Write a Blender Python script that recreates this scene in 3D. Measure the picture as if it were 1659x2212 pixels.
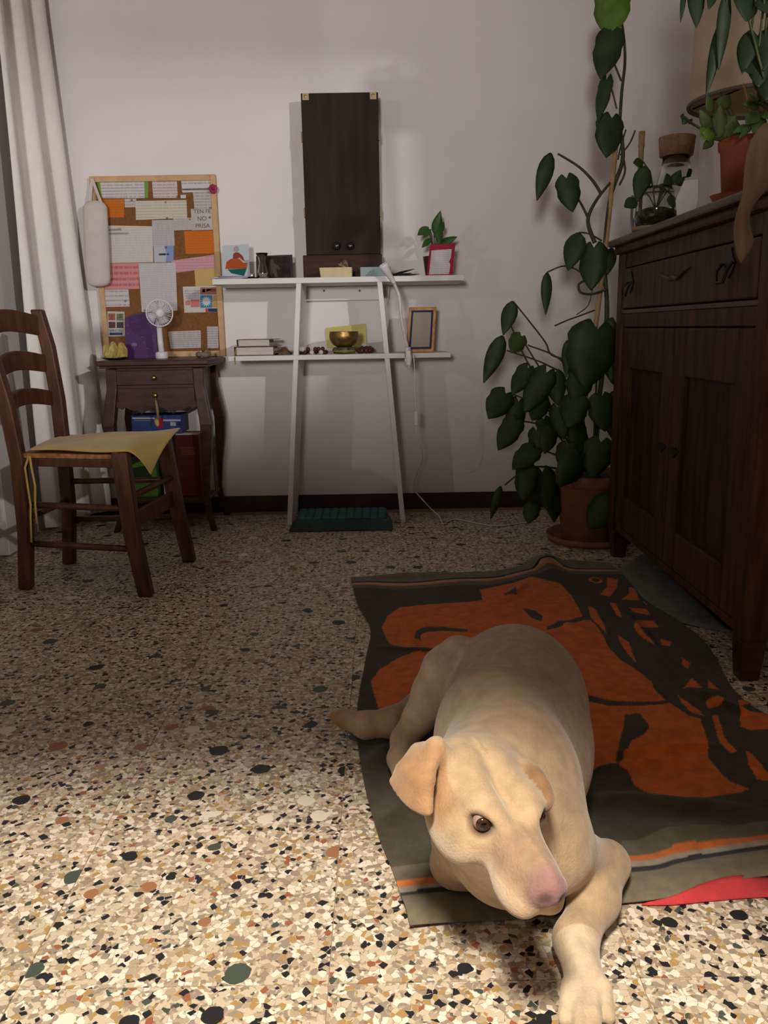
import bpy, math, random
import numpy as np
from mathutils import Vector, Matrix

for o in list(bpy.data.objects):
    bpy.data.objects.remove(o)
SC = bpy.context.scene
COL = SC.collection
random.seed(7)

# ------------------------------------------------------------------ camera
F, CX, CY, CAMH = 1800.0, 829.5, 1106.0, 0.82
PITCH, ROLL, YAW = math.radians(12.4), 0.0175, 0.002
_f = Vector((math.sin(YAW)*math.cos(PITCH), math.cos(YAW)*math.cos(PITCH), -math.sin(PITCH)))
_r0 = Vector((math.cos(YAW), -math.sin(YAW), 0)); _u0 = _r0.cross(_f)
_u = _u0*math.cos(ROLL)+_r0*math.sin(ROLL); _r = _r0*math.cos(ROLL)-_u0*math.sin(ROLL)
CAMP = Vector((0, 0, CAMH))
cd = bpy.data.cameras.new('camera'); cam = bpy.data.objects.new('camera', cd); COL.objects.link(cam)
cam.matrix_world = Matrix(((_r.x, _u.x, -_f.x, 0), (_r.y, _u.y, -_f.y, 0), (_r.z, _u.z, -_f.z, CAMH), (0, 0, 0, 1)))
cd.sensor_fit = 'HORIZONTAL'; cd.sensor_width = 36.0; cd.lens = 36.0*F/1659.0; cd.clip_start = 0.02
SC.camera = cam

def at(x, y, axis, val):
    """pixel of the 1659x2212 frame -> the point where its ray meets the plane axis=val"""
    d = _f+_r*((x-CX)/F)-_u*((y-CY)/F)
    i = 'xyz'.index(axis)
    return CAMP+d*((val-CAMP[i])/d[i])

# ------------------------------------------------------------------ light
W = bpy.data.worlds.new('world'); SC.world = W; W.use_nodes = True
W.node_tree.nodes['Background'].inputs[0].default_value = (0.62, 0.56, 0.54, 1)
W.node_tree.nodes['Background'].inputs[1].default_value = 0.07

def lamp(name, kind, loc, power, color, size, rot=None, spot=None, blend=0.3):
    l = bpy.data.lights.new(name, kind); l.energy = power; l.color = color
    if kind in ('POINT', 'SPOT'):
        l.shadow_soft_size = size
    if kind == 'SPOT':
        l.spot_size = spot; l.spot_blend = blend
    if kind == 'AREA':
        l.size = size
    o = bpy.data.objects.new(name, l); COL.objects.link(o); o.location = loc
    if rot:
        o.rotation_euler = rot
    return o
# lamp in the next room, shining in through the doorway of the right wall
lamp('lamp_next_room', 'POINT', (2.05, -1.0, 1.92), 260, (1.0, 0.95, 0.92), 0.05)
# lamp beyond the end of the left wall
lamp('lamp_hallway', 'POINT', (-4.2, -1.5, 2.05), 50, (1.0, 0.95, 0.93), 0.05)
# fill spot added far behind the camera to brighten the back wall
_d = Vector((-1.0, 3.8, 1.75))-Vector((-0.7, -3.6, 1.32))
lamp('lamp_standing', 'SPOT', (-0.7, -3.6, 1.32), 600, (1.0, 0.955, 0.935), 0.28, _d.to_track_quat('-Z', 'Y').to_euler(), math.radians(46), 1.0)
# shaded pendant above the table where the photographer sits
lamp('lamp_pendant', 'SPOT', (-0.10, -0.20, 1.85), 340, (1.0, 0.885, 0.75), 0.13,
     (math.radians(1.5), math.radians(6), 0), math.radians(83), 0.22)

vs = SC.view_settings
vs.view_transform = 'Standard'; vs.look = 'None'; vs.gamma = 1.0; vs.use_curve_mapping = False
vs.exposure = 0.0

# ------------------------------------------------------------------ helpers
ORG = {}
def nrm(v):
    return Vector(v).normalized()

class MB:
    def __init__(s):
        s.v = []; s.f = []
    def add(s, v, f):
        b = len(s.v); s.v += [tuple(x) for x in v]; s.f += [tuple(i+b for i in q) for q in f]; return s
    def hexa(s, p):      # bottom 4 ccw, top 4 ccw
        return s.add(p, [(3, 2, 1, 0), (4, 5, 6, 7), (0, 1, 5, 4), (1, 2, 6, 5), (2, 3, 7, 6), (3, 0, 4, 7)])
    def box(s, a, b):
        x0, x1 = min(a[0], b[0]), max(a[0], b[0]); y0, y1 = min(a[1], b[1]), max(a[1], b[1]); z0, z1 = min(a[2], b[2]), max(a[2], b[2])
        return s.hexa([(x0, y0, z0), (x1, y0, z0), (x1, y1, z0), (x0, y1, z0), (x0, y0, z1), (x1, y0, z1), (x1, y1, z1), (x0, y1, z1)])
    def obox(s, M, size):   # box centred on matrix M
        x, y, z = [k/2 for k in size]
        p = [(-x, -y, -z), (x, -y, -z), (x, y, -z), (-x, y, -z), (-x, -y, z), (x, -y, z), (x, y, z), (-x, y, z)]
        return s.hexa([M @ Vector(q) for q in p])
    def bar(s, a, b, w, h, up=(0, 0, 1)):
        a, b = Vector(a), Vector(b); d = (b-a).normalized(); up = Vector(up)
        sd = d.cross(up)
        if sd.length < 1e-4: sd = d.cross(Vector((0, 1, 0)))
        sd.normalize(); n = sd.cross(d)
        sd *= w/2; n *= h/2
        return s.hexa([a-sd-n, a+sd-n, b+sd-n, b-sd-n, a-sd+n, a+sd+n, b+sd+n, b-sd+n])
    def tube(s, pts, rad, seg=8, caps=True):
        pts = [Vector(p) for p in pts]
        if not hasattr(rad, '__len__'): rad = [rad]*len(pts)
        n = len(pts); ref = Vector((0.12, 0.31, 0.94))
        vs_ = []; fs = []
        for i, p in enumerate(pts):
            d = (pts[min(i+1, n-1)]-pts[max(i-1, 0)]).normalized()
            a = d.cross(ref)
            if a.length < 0.05: a = d.cross(Vector((1, 0, 0)))
            a.normalize(); b = d.cross(a)
            for k in range(seg):
                t = 2*math.pi*k/seg
                vs_.append(p+(a*math.cos(t)+b*math.sin(t))*rad[i])
        for i in range(n-1):
            for k in range(seg):
                k2 = (k+1) % seg
                fs.append((i*seg+k, i*seg+k2, (i+1)*seg+k2, (i+1)*seg+k))
        if caps:
            fs.append(tuple(range(seg))[::-1]); fs.append(tuple((n-1)*seg+k for k in range(seg)))
        return s.add(vs_, fs)
    def lathe(s, prof, c=(0, 0, 0), seg=24, M=None, caps=True):
        vs_ = []; fs = []; c = Vector(c); n = len(prof)
        for r, z in prof:
            for k in range(seg):
                t = 2*math.pi*k/seg
                q = Vector((r*math.cos(t), r*math.sin(t), z))
                vs_.append((M @ q) if M else q+c)
        for i in range(n-1):
            for k in range(seg):
                k2 = (k+1) % seg
                fs.append((i*seg+k, i*seg+k2, (i+1)*seg+k2, (i+1)*seg+k))
        if caps:
            fs.append(tuple(range(seg))[::-1]); fs.append(tuple((n-1)*seg+k for k in range(seg)))
        return s.add(vs_, fs)
    def ell(s, c, r, seg=14, rings=8, M=None):
        prof = [(math.sin(math.pi*i/rings), -math.cos(math.pi*i/rings)) for i in range(rings+1)]
        prof[0] = (0.02, -1); prof[-1] = (0.02, 1)
        m2 = MB(); m2.lathe(prof, seg=seg)
        if not hasattr(r, '__len__'): r = (r, r, r)
        c = Vector(c)
        out = []
        for v in m2.v:
            q = Vector((v[0]*r[0], v[1]*r[1], v[2]*r[2]))
            out.append((M @ q) if M else q+c)
        return s.add(out, m2.f)
    def prism(s, poly, d):   # polygon of 3D points, extruded by vector d
        n = len(poly); d = Vector(d); poly = [Vector(p) for p in poly]
        return s.add(poly+[p+d for p in poly], [tuple(range(n))[::-1], tuple(range(n, 2*n))]+[(i, (i+1) % n, n+(i+1) % n, n+i) for i in range(n)])
    def grid(s, P, thick=None):  # rows of points -> sheet, with thickness vector or none
        nr, nc = len(P), len(P[0]); vs_ = [Vector(p) for r in P for p in r]
        fs = [(i*nc+j, i*nc+j+1, (i+1)*nc+j+1, (i+1)*nc+j) for i in range(nr-1) for j in range(nc-1)]
        if thick is not None:
            t = Vector(thick); N = len(vs_)
            fs += [tuple(k+N for k in q[::-1]) for q in fs]
            vs_ += [v+t for v in vs_]
            rim = [j for j in range(nc)]+[i*nc+nc-1 for i in range(1, nr)]+[(nr-1)*nc+j for j in range(nc-2, -1, -1)]+[i*nc for i in range(nr-2, 0, -1)]
            for a, b in zip(rim, rim[1:]+rim[:1]): fs.append((b, a, a+N, b+N))
        return s.add(vs_, fs)
    def build(s, name, m, parent=None, smooth=False, bevel=0, org=None):
        me = bpy.data.meshes.new(name)
        off = Vector(org) if org is not None else (ORG[parent] if parent is not None and parent in ORG else Vector((0, 0, 0)))
        me.from_pydata([tuple(Vector(v)-off) for v in s.v], [], s.f); me.validate()
        bmfix(me)
        if m: me.materials.append(m)
        if smooth:
            for p in me.polygons: p.use_smooth = True
        o = bpy.data.objects.new(name, me); COL.objects.link(o)
        if parent is not None:
            o.parent = parent
            ORG[o] = off
        else:
            o.location = off; ORG[o] = off
        if bevel:
            b = o.modifiers.new('bevel', 'BEVEL'); b.width = bevel; b.segments = 2; b.limit_method = 'ANGLE'; b.angle_limit = 0.7
            if smooth is False:
                pass
        return o

import bmesh
def bmfix(me):
    bm = bmesh.new(); bm.from_mesh(me); bmesh.ops.recalc_face_normals(bm, faces=bm.faces); bm.to_mesh(me); bm.free()

def tag(o, label, cat, group=None):
    o['label'] = label; o['category'] = cat
    if group: o['group'] = group
    return o
def thing(name, label, cat, loc, group=None):
    o = bpy.data.objects.new(name, None); COL.objects.link(o); o.location = loc; ORG[o] = Vector(loc); o.empty_display_size = 0.05
    return tag(o, label, cat, group)
def struct(o):
    o['kind'] = 'structure'; return o

def mat(name, col, rough=0.6, var=0.0, scale=20.0, bump=0.0, bscale=None, metal=0.0, spec=0.4, stretch=None, sheen=0.0, trans=0.0, ior=1.45, col2=None, detail=6):
    m = bpy.data.materials.new(name); m.use_nodes = True
    nt = m.node_tree; N = nt.nodes; L = nt.links; b = N['Principled BSDF']
    b.inputs['Base Color'].default_value = (*col, 1); b.inputs['Roughness'].default_value = rough
    b.inputs['Metallic'].default_value = metal; b.inputs['Specular IOR Level'].default_value = spec; b.inputs['IOR'].default_value = ior
    if sheen: b.inputs['Sheen Weight'].default_value = sheen
    if trans: b.inputs['Transmission Weight'].default_value = trans
    if var or bump or col2:
        tc = N.new('ShaderNodeTexCoord'); mp = N.new('ShaderNodeMapping'); L.new(tc.outputs['Object'], mp.inputs[0])
        if stretch: mp.inputs['Scale'].default_value = stretch
        if var or col2:
            n = N.new('ShaderNodeTexNoise'); n.inputs['Scale'].default_value = scale; n.inputs['Detail'].default_value = detail
            L.new(mp.outputs[0], n.inputs['Vector'])
            cr = N.new('ShaderNodeValToRGB'); cr.color_ramp.elements[0].position = 0.3; cr.color_ramp.elements[1].position = 0.7
            lo = [c*(1-var) for c in col]; hi = [min(1, c*(1+var)) for c in col] if col2 is None else col2
            cr.color_ramp.elements[0].color = (*lo, 1); cr.color_ramp.elements[1].color = (*hi, 1)
            L.new(n.outputs['Fac'], cr.inputs[0]); L.new(cr.outputs[0], b.inputs['Base Color'])
        if bump:
            n2 = N.new('ShaderNodeTexNoise'); n2.inputs['Scale'].default_value = bscale or scale*3; n2.inputs['Detail'].default_value = 4
            L.new(mp.outputs[0], n2.inputs['Vector'])
            bp = N.new('ShaderNodeBump'); bp.inputs['Strength'].default_value = bump; bp.inputs['Distance'].default_value = 0.004
            L.new(n2.outputs['Fac'], bp.inputs['Height']); L.new(bp.outputs[0], b.inputs['Normal'])
    return m

def attr_mat(name, attr='col', rough=0.9, bump=0.3, bscale=900, sheen=0.0, spec=0.2, var=0.12, vscale=60):
    m = bpy.data.materials.new(name); m.use_nodes = True
    nt = m.node_tree; N = nt.nodes; L = nt.links; b = N['Principled BSDF']
    a = N.new('ShaderNodeAttribute'); a.attribute_name = attr
    tc = N.new('ShaderNodeTexCoord'); n = N.new('ShaderNodeTexNoise'); n.inputs['Scale'].default_value = vscale; n.inputs['Detail'].default_value = 5
    L.new(tc.outputs['Object'], n.inputs['Vector'])
    mr = N.new('ShaderNodeMapRange'); mr.inputs['From Min'].default_value = 0.3; mr.inputs['From Max'].default_value = 0.7
    mr.inputs['To Min'].default_value = 1-var; mr.inputs['To Max'].default_value = 1+var
    L.new(n.outputs['Fac'], mr.inputs['Value'])
    mx = N.new('ShaderNodeVectorMath'); mx.operation = 'SCALE'; L.new(a.outputs['Color'], mx.inputs[0]); L.new(mr.outputs[0], mx.inputs['Scale'])
    L.new(mx.outputs[0], b.inputs['Base Color'])
    n2 = N.new('ShaderNodeTexNoise'); n2.inputs['Scale'].default_value = bscale; n2.inputs['Detail'].default_value = 3
    L.new(tc.outputs['Object'], n2.inputs['Vector'])
    bp = N.new('ShaderNodeBump'); bp.inputs['Strength'].default_value = bump; bp.inputs['Distance'].default_value = 0.002
    L.new(n2.outputs['Fac'], bp.inputs['Height']); L.new(bp.outputs[0], b.inputs['Normal'])
    b.inputs['Roughness'].default_value = rough; b.inputs['Specular IOR Level'].default_value = spec
    if sheen: b.inputs['Sheen Weight'].default_value = sheen
    return m

M_wall = mat('wall_plaster', (0.80, 0.755, 0.75), 0.9, 0.03, 3, 0.15, 60)
M_ceil = mat('ceiling_paint', (0.75, 0.72, 0.68), 0.9)
M_white = mat('white_paint', (0.72, 0.70, 0.69), 0.45, 0.03, 8)
M_whitep = mat('white_plastic', (0.72, 0.69, 0.72), 0.35)
M_skirt = mat('skirting', (0.045, 0.03, 0.026), 0.5, 0.3, 12)
M_curtain = mat('curtain_cloth', (0.84, 0.81, 0.77), 0.95, 0.03, 20, 0.2, 400)
M_chair = mat('chair_wood', (0.075, 0.028, 0.014), 0.42, 0.45, 14, 0.1, 60, stretch=(3, 3, 0.6))
M_dark = mat('dark_walnut', (0.055, 0.022, 0.013), 0.4, 0.4, 14, 0.1, 60, stretch=(1, 3, 3))
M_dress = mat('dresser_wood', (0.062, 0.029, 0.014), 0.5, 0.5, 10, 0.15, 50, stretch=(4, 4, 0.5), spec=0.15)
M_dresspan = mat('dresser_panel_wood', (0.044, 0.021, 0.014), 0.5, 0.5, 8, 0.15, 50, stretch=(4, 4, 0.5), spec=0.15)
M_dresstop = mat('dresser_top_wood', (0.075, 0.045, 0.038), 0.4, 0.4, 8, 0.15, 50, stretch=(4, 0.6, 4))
M_iron = mat('dark_iron', (0.02, 0.02, 0.018), 0.45, metal=0.6)
M_brass = mat('brass', (0.55, 0.40, 0.16), 0.3, metal=1.0)
M_black = mat('black_lacquer', (0.028, 0.018, 0.014), 0.6, 0.3, 6, 0.05, 30, stretch=(4, 1, 0.5), spec=0.12)
M_yellow = mat('yellow_cloth', (0.50, 0.35, 0.085), 0.9, 0.12, 12, 0.35, 350, sheen=0.2)
M_rush = mat('rush_seat', (0.35, 0.16, 0.06), 0.8, 0.4, 60, 0.4, 150)
M_terra = mat('terracotta', (0.27, 0.075, 0.035), 0.8, 0.15, 14, 0.2, 90)
M_terrad = mat('terracotta_dull', (0.26, 0.12, 0.065), 0.85, 0.2, 14, 0.2, 90)
M_leaf = mat('leaf_green', (0.022, 0.046, 0.014), 0.55, 0.35, 18, 0.1, 60)
M_leafl = mat('leaf_light', (0.10, 0.19, 0.025), 0.45, 0.3, 18, 0.1, 60)
M_stem = mat('stem', (0.045, 0.055, 0.018), 0.6, 0.4, 30)
M_bamboo = mat('bamboo', (0.42, 0.27, 0.13), 0.6, 0.25, 30)
M_cork = mat('cork', (0.20, 0.088, 0.028), 0.9, 0.2, 120, 0.3, 300)
M_pine = mat('pine_frame', (0.56, 0.37, 0.19), 0.6, 0.15, 20)
M_soil = mat('soil', (0.03, 0.02, 0.013), 0.95, 0.4, 80, 0.6, 120)
def glassm(name, col=(0.93, 0.96, 0.95), rough=0.02):
    return mat(name, col, rough, trans=1.0, ior=1.45, spec=0.5)
M_glass = glassm('clear_glass')

# ------------------------------------------------------------------ room
XL, XR, YB, ZC = -1.47, 1.38, 3.80, 2.85

def terrazzo():
    m = bpy.data.materials.new('terrazzo'); m.use_nodes = True
    nt = m.node_tree; N = nt.nodes; L = nt.links; b = N['Principled BSDF']
    tc = N.new('ShaderNodeTexCoord'); oi = N.new('ShaderNodeObjectInfo')
    mul = N.new('ShaderNodeVectorMath'); mul.operation = 'MULTIPLY_ADD'
    cmb = N.new('ShaderNodeCombineXYZ')
    for k in range(3): L.new(oi.outputs['Random'], cmb.inputs[k])
    mul.inputs[1].default_value = (37, 61, 0); L.new(cmb.outputs[0], mul.inputs[0]); L.new(tc.outputs['Object'], mul.inputs[2])
    # angular distortion
    nz = N.new('ShaderNodeTexNoise'); nz.inputs['Scale'].default_value = 55; nz.inputs['Detail'].default_value = 2; L.new(mul.outputs[0], nz.inputs['Vector'])
    sub = N.new('ShaderNodeVectorMath'); sub.operation = 'SUBTRACT'; sub.inputs[1].default_value = (0.5, 0.5, 0.5); L.new(nz.outputs['Color'], sub.inputs[0])
    ds = N.new('ShaderNodeVectorMath'); ds.operation = 'MULTIPLY_ADD'; ds.inputs[1].default_value = (0.012, 0.012, 0); L.new(sub.outputs[0], ds.inputs[0]); L.new(mul.outputs[0], ds.inputs[2])
    def vor(scale, feature, rnd=1.0, metric='EUCLIDEAN'):
        v = N.new('ShaderNodeTexVoronoi'); v.voronoi_dimensions = '2D'; v.feature = feature; v.inputs['Scale'].default_value = scale; v.inputs['Randomness'].default_value = rnd
        if feature == 'F1': v.distance = metric
        L.new(ds.outputs[0], v.inputs['Vector']); return v
    def ramp(src, stops):
        cr = N.new('ShaderNodeValToRGB'); cr.color_ramp.interpolation = 'CONSTANT'
        e = cr.color_ramp.elements
        e[0].position = stops[0][0]; e[0].color = (*stops[0][1], 1); e[1].position = stops[1][0]; e[1].color = (*stops[1][1], 1)
        for p, c in stops[2:]:
            q = e.new(p); q.color = (*c, 1)
        L.new(src, cr.inputs[0]); return cr.outputs[0]
    def chan(sock):
        s = N.new('ShaderNodeSeparateColor'); L.new(sock, s.inputs[0]); return s.outputs
    def mixc(fac, a, c):
        x = N.new('ShaderNodeMix'); x.data_type = 'RGBA'; L.new(fac, x.inputs[0])
        if isinstance(a, tuple): x.inputs[6].default_value = a
        else: L.new(a, x.inputs[6])
        L.new(c, x.inputs[7]); return x.outputs[2]
    def thresh(sock, t, op='GREATER_THAN'):
        x = N.new('ShaderNodeMath'); x.operation = op; L.new(sock, x.inputs[0]); x.inputs[1].default_value = t; return x.outputs[0]
    def mulm(a, c):
        x = N.new('ShaderNodeMath'); x.operation = 'MULTIPLY'; L.new(a, x.inputs[0]); L.new(c, x.inputs[1]); return x.outputs[0]
    def maps(sock, lo, hi):
        x = N.new('ShaderNodeMapRange'); L.new(sock, x.inputs[0]); x.inputs[1].default_value = 0; x.inputs[2].default_value = 1; x.inputs[3].default_value = lo; x.inputs[4].default_value = hi; return x.outputs[0]
    cream, white, tan, ochre, blk, red, grn, taupe = (0.52, 0.44, 0.32), (0.70, 0.63, 0.52), (0.38, 0.31, 0.21), (0.36, 0.23, 0.09), (0.018, 0.018, 0.02), (0.28, 0.10, 0.05), (0.055, 0.075, 0.055), (0.28, 0.225, 0.17)
    # fine matrix of grains
    f1 = vor(230, 'F1'); r1 = chan(f1.outputs['Color'])
    base = ramp(r1[0], [(0, taupe), (0.3, tan), (0.52, cream), (0.80, white), (0.90, (0.25, 0.16, 0.08)), (0.95, (0.12, 0.10, 0.085))])
    # medium chips
    f2 = vor(112, 'F1'); r2 = chan(f2.outputs['Color']); e2 = vor(112, 'DISTANCE_TO_EDGE')
    c2 = ramp(r2[0], [(0, cream), (0.30, white), (0.54, tan), (0.68, taupe), (0.77, ochre), (0.85, blk), (0.93, red), (0.955, grn), (0.97, cream)])
    m2 = mulm(thresh(e2.outputs['Distance'], 0.045), thresh(r2[1], 0.30))
    col = mixc(m2, base, c2)
    # larger chips
    f3 = vor(52, 'F1', metric='MANHATTAN'); r3 = chan(f3.outputs['Color'])
    c3 = ramp(r3[0], [(0, blk), (0.36, cream), (0.56, white), (0.74, ochre), (0.82, taupe), (0.92, red), (0.96, grn)])
    lt = N.new('ShaderNodeMath'); lt.operation = 'LESS_THAN'; L.new(f3.outputs['Distance'], lt.inputs[0]); L.new(maps(r3[2], 0.16, 0.42), lt.inputs[1])
    m3 = mulm(lt.outputs[0], thresh(r3[1], 0.45))
    col = mixc(m3, col, c3)
    f4 = vor(11, 'F1'); r4 = chan(f4.outputs['Color'])
    c4 = ramp(r4[0], [(0, blk), (0.35, white), (0.6, grn), (0.8, (0.30, 0.14, 0.07))])
    lt4 = N.new('ShaderNodeMath'); lt4.operation = 'LESS_THAN'; L.new(f4.outputs['Distance'], lt4.inputs[0]); L.new(maps(r4[2], 0.08, 0.22), lt4.inputs[1])
    m4 = mulm(lt4.outputs[0], thresh(r4[1], 0.62))
    col = mixc(m4, col, c4)
    L.new(col, b.inputs['Base Color'])
    b.inputs['Roughness'].default_value = 0.42; b.inputs['Specular IOR Level'].default_value = 0.3
    return m
M_terrazzo = terrazzo()
M_grout = mat('grout', (0.30, 0.20, 0.14), 0.8)

fl = MB().box((-5.0, -5.0, -0.06), (2.6, YB+0.02, -0.0012)).build('floor', M_grout); struct(fl)
tile = None
TS = 0.40
for i in range(-4, 4):
    for j in range(1, 9):
        cx, cy = 0.12+i*TS, 0.515-TS/2+j*TS-0.0
        if cx-TS/2 > 1.4 or cy-TS/2 > YB: continue
        if tile is None:
            g = TS/2-0.0006
            mb = MB().box((-g, -g, -0.012), (g, g, 0.0))
            tile = mb.build('tile', M_terrazzo, None); o = tile
        else:
            o = tile.copy(); COL.objects.link(o)
        o.parent = fl; o.location = (cx, cy, 0)
        if cy+TS/2 > YB-0.0: o.scale = (1, 1, 1)
wb = struct(MB().box((XL-0.1, YB, -0.05), (XR+0.1, YB+0.1, ZC)).build('wall_back', M_wall))
# left wall with an opening for the french window, ending at y=2.13
wl = MB()
wl.box((XL-0.12, 3.20, 0), (XL, YB, ZC)).box((XL-0.12, 2.13, 0), (XL, 2.25, ZC)).box((XL-0.12, 2.25, 2.35), (XL, 3.20, ZC))
struct(wl.build('wall_left', M_wall))
wr = MB()
wr.box((XR, 0.68, 0), (XR+0.12, YB, ZC)).box((XR, -1.6, 1.905), (XR+0.12, 0.68, ZC))
struct(wr.build('wall_right', M_wall))
struct(MB().box((-5.0, -5.0, ZC), (2.6, YB+0.1, ZC+0.1)).build('ceiling', M_ceil))
bb = MB().box((XL, YB-0.014, 0), (XR, YB, 0.066)).box((XL, YB-0.009, 0.066), (XR, YB, 0.073)).build('baseboard_back', M_skirt); struct(bb)
struct(MB().box((XR-0.014, 0.7, 0), (XR, YB-0.014, 0.072)).build('baseboard_right', M_skirt))

# tall unseen case added to keep the next-room lamp off the floor
def tall_light_blocker():
    t = thing('bookcase', 'tall dark bookcase in the next room, just outside the picture', 'bookcase', (1.72, -0.1, 0))
    m = mat('bookcase_wood', (0.10, 0.06, 0.035), 0.5, 0.3, 12)
    for y in (-0.92, 0.62): MB().box((1.58, y, 0), (1.88, y+0.02, 1.66)).build('side_panel', m, t)
    for z in (0.03, 0.43, 0.84, 1.25, 1.64): MB().box((1.58, -0.90, z), (1.88, 0.62, z+0.02)).build('shelf_board', m, t)
    MB().box((1.57, -0.90, 0.0), (1.58, 0.62, 1.64)).build('back_panel', m, t)
tall_light_blocker()

# long unseen case added to shade floor and lower wall from the fill spot
def low_light_blocker():
    t = thing('sideboard', 'long low sideboard behind the photographer, outside the picture', 'sideboard', (-0.7, -1.0, 0))
    m = bpy.data.materials['bookcase_wood']
    MB().box((-2.6, -1.2, 0.08), (1.2, -0.8, 0.95)).build('body', m, t)
    MB().box((-2.63, -1.22, 0.95), (1.23, -0.78, 0.97)).build('top', m, t)
    for k in range(5):
        x = -2.58+0.756*k
        D = MB().box((x, -0.8, 0.12), (x+0.72, -0.785, 0.92)).build('door', m, t, bevel=0.003)
        MB().box((x+0.34, -0.785, 0.6), (x+0.38, -0.772, 0.62)).build('knob', M_brass, D)
    for x in (-2.55, 1.1):
        for y in (-1.18, -0.86): MB().box((x, y, 0), (x+0.05, y+0.05, 0.08)).build('foot', m, t)
low_light_blocker()

# french window leaf (left edge of the frame)
trim = MB().box((XL-0.02, 3.20, 0), (XL+0.035, 3.30, 2.40)).build('trim_1', M_white, bevel=0.004); struct(trim)
dr = thing('door_1', 'white french window leaf with glass panes', 'door', (-1.45, 2.7, 0.0)); struct(dr)
del dr['category']
x0, x1 = XL-0.02, -1.415
for (a, b_) in ((3.06, 3.20), (2.27, 2.36)):
    MB().box((x0, a, 0.004), (x1, b_, 2.30)).build('stile', M_white, dr, bevel=0.004)
for (a, b_) in ((0.03, 0.14), (0.62, 0.72), (1.62, 1.67), (2.2, 2.30)):
    MB().box((x0, 2.36, a), (x1, 3.06, b_)).build('rail', M_white, dr, bevel=0.004)
MB().box((x0+0.015, 2.36, 0.14), (x1-0.012, 3.06, 0.62)).build('panel', M_white, dr, bevel=0.004)
M_night = mat('window_pane', (0.52, 0.50, 0.47), 0.25, spec=0.5)
MB().box((x0+0.02, 2.36, 0.72), (x1-0.03, 3.06, 1.62)).build('pane', M_night, dr)
MB().box((x0+0.02, 2.36, 1.67), (x1-0.03, 3.06, 2.2)).build('pane', M_night, dr)
MB().box((x1, 2.75, 1.170), (x1+0.02, 3.20, 1.234)).build('crossbar', M_iron, dr, bevel=0.006)
h = MB().tube([(x1, 3.10, 0.95), (x1+0.035, 3.10, 0.95), (x1+0.04, 3.02, 0.95)], 0.008).build('handle', M_iron, dr, smooth=True)

# curtain
def curtain():
    P = []
    nz, ns = 30, 110
    for i in range(nz+1):
        t = i/nz; z = 2.70-t*(2.70-0.03); row = []
        # right edge drifts outwards towards the floor, left edge stays by the window
        zr = [(2.7, -1.345), (2.08, -1.335), (1.5, -1.310), (1.1, -1.290), (0.8, -1.275), (0.03, -1.245)]
        for (za, xa), (zb, xb) in zip(zr, zr[1:]):
            if zb <= z <= za: xr = xa+(xb-xa)*(za-z)/(za-zb)
        A = Vector((-1.405, 3.40)); B = Vector((xr, 3.745))
        for j in range(ns+1):
            s = j/ns; c = A.lerp(B, s)
            amp = 0.030*(1-0.6*s)
            ph = 2*math.pi*(2.3*s)+0.35*math.sin(5*t+2*s)
            w = math.sin(ph)+0.25*math.sin(2*ph+0.6)
            n_ = Vector((0.96, -0.27)).normalized()
            q = c+n_*(amp*w)
            row.append((max(q.x, XL+0.012), min(q.y, YB-0.03), z))
        P.append(row)
    return MB().grid(P)
cu = curtain().build('curtain', M_curtain, None, smooth=True, org=(-1.37, 3.5, 0.03))
so = cu.modifiers.new('thick', 'SOLIDIFY'); so.thickness = 0.003
tag(cu, 'long white curtain hanging in the left corner by the window', 'curtain')

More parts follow.
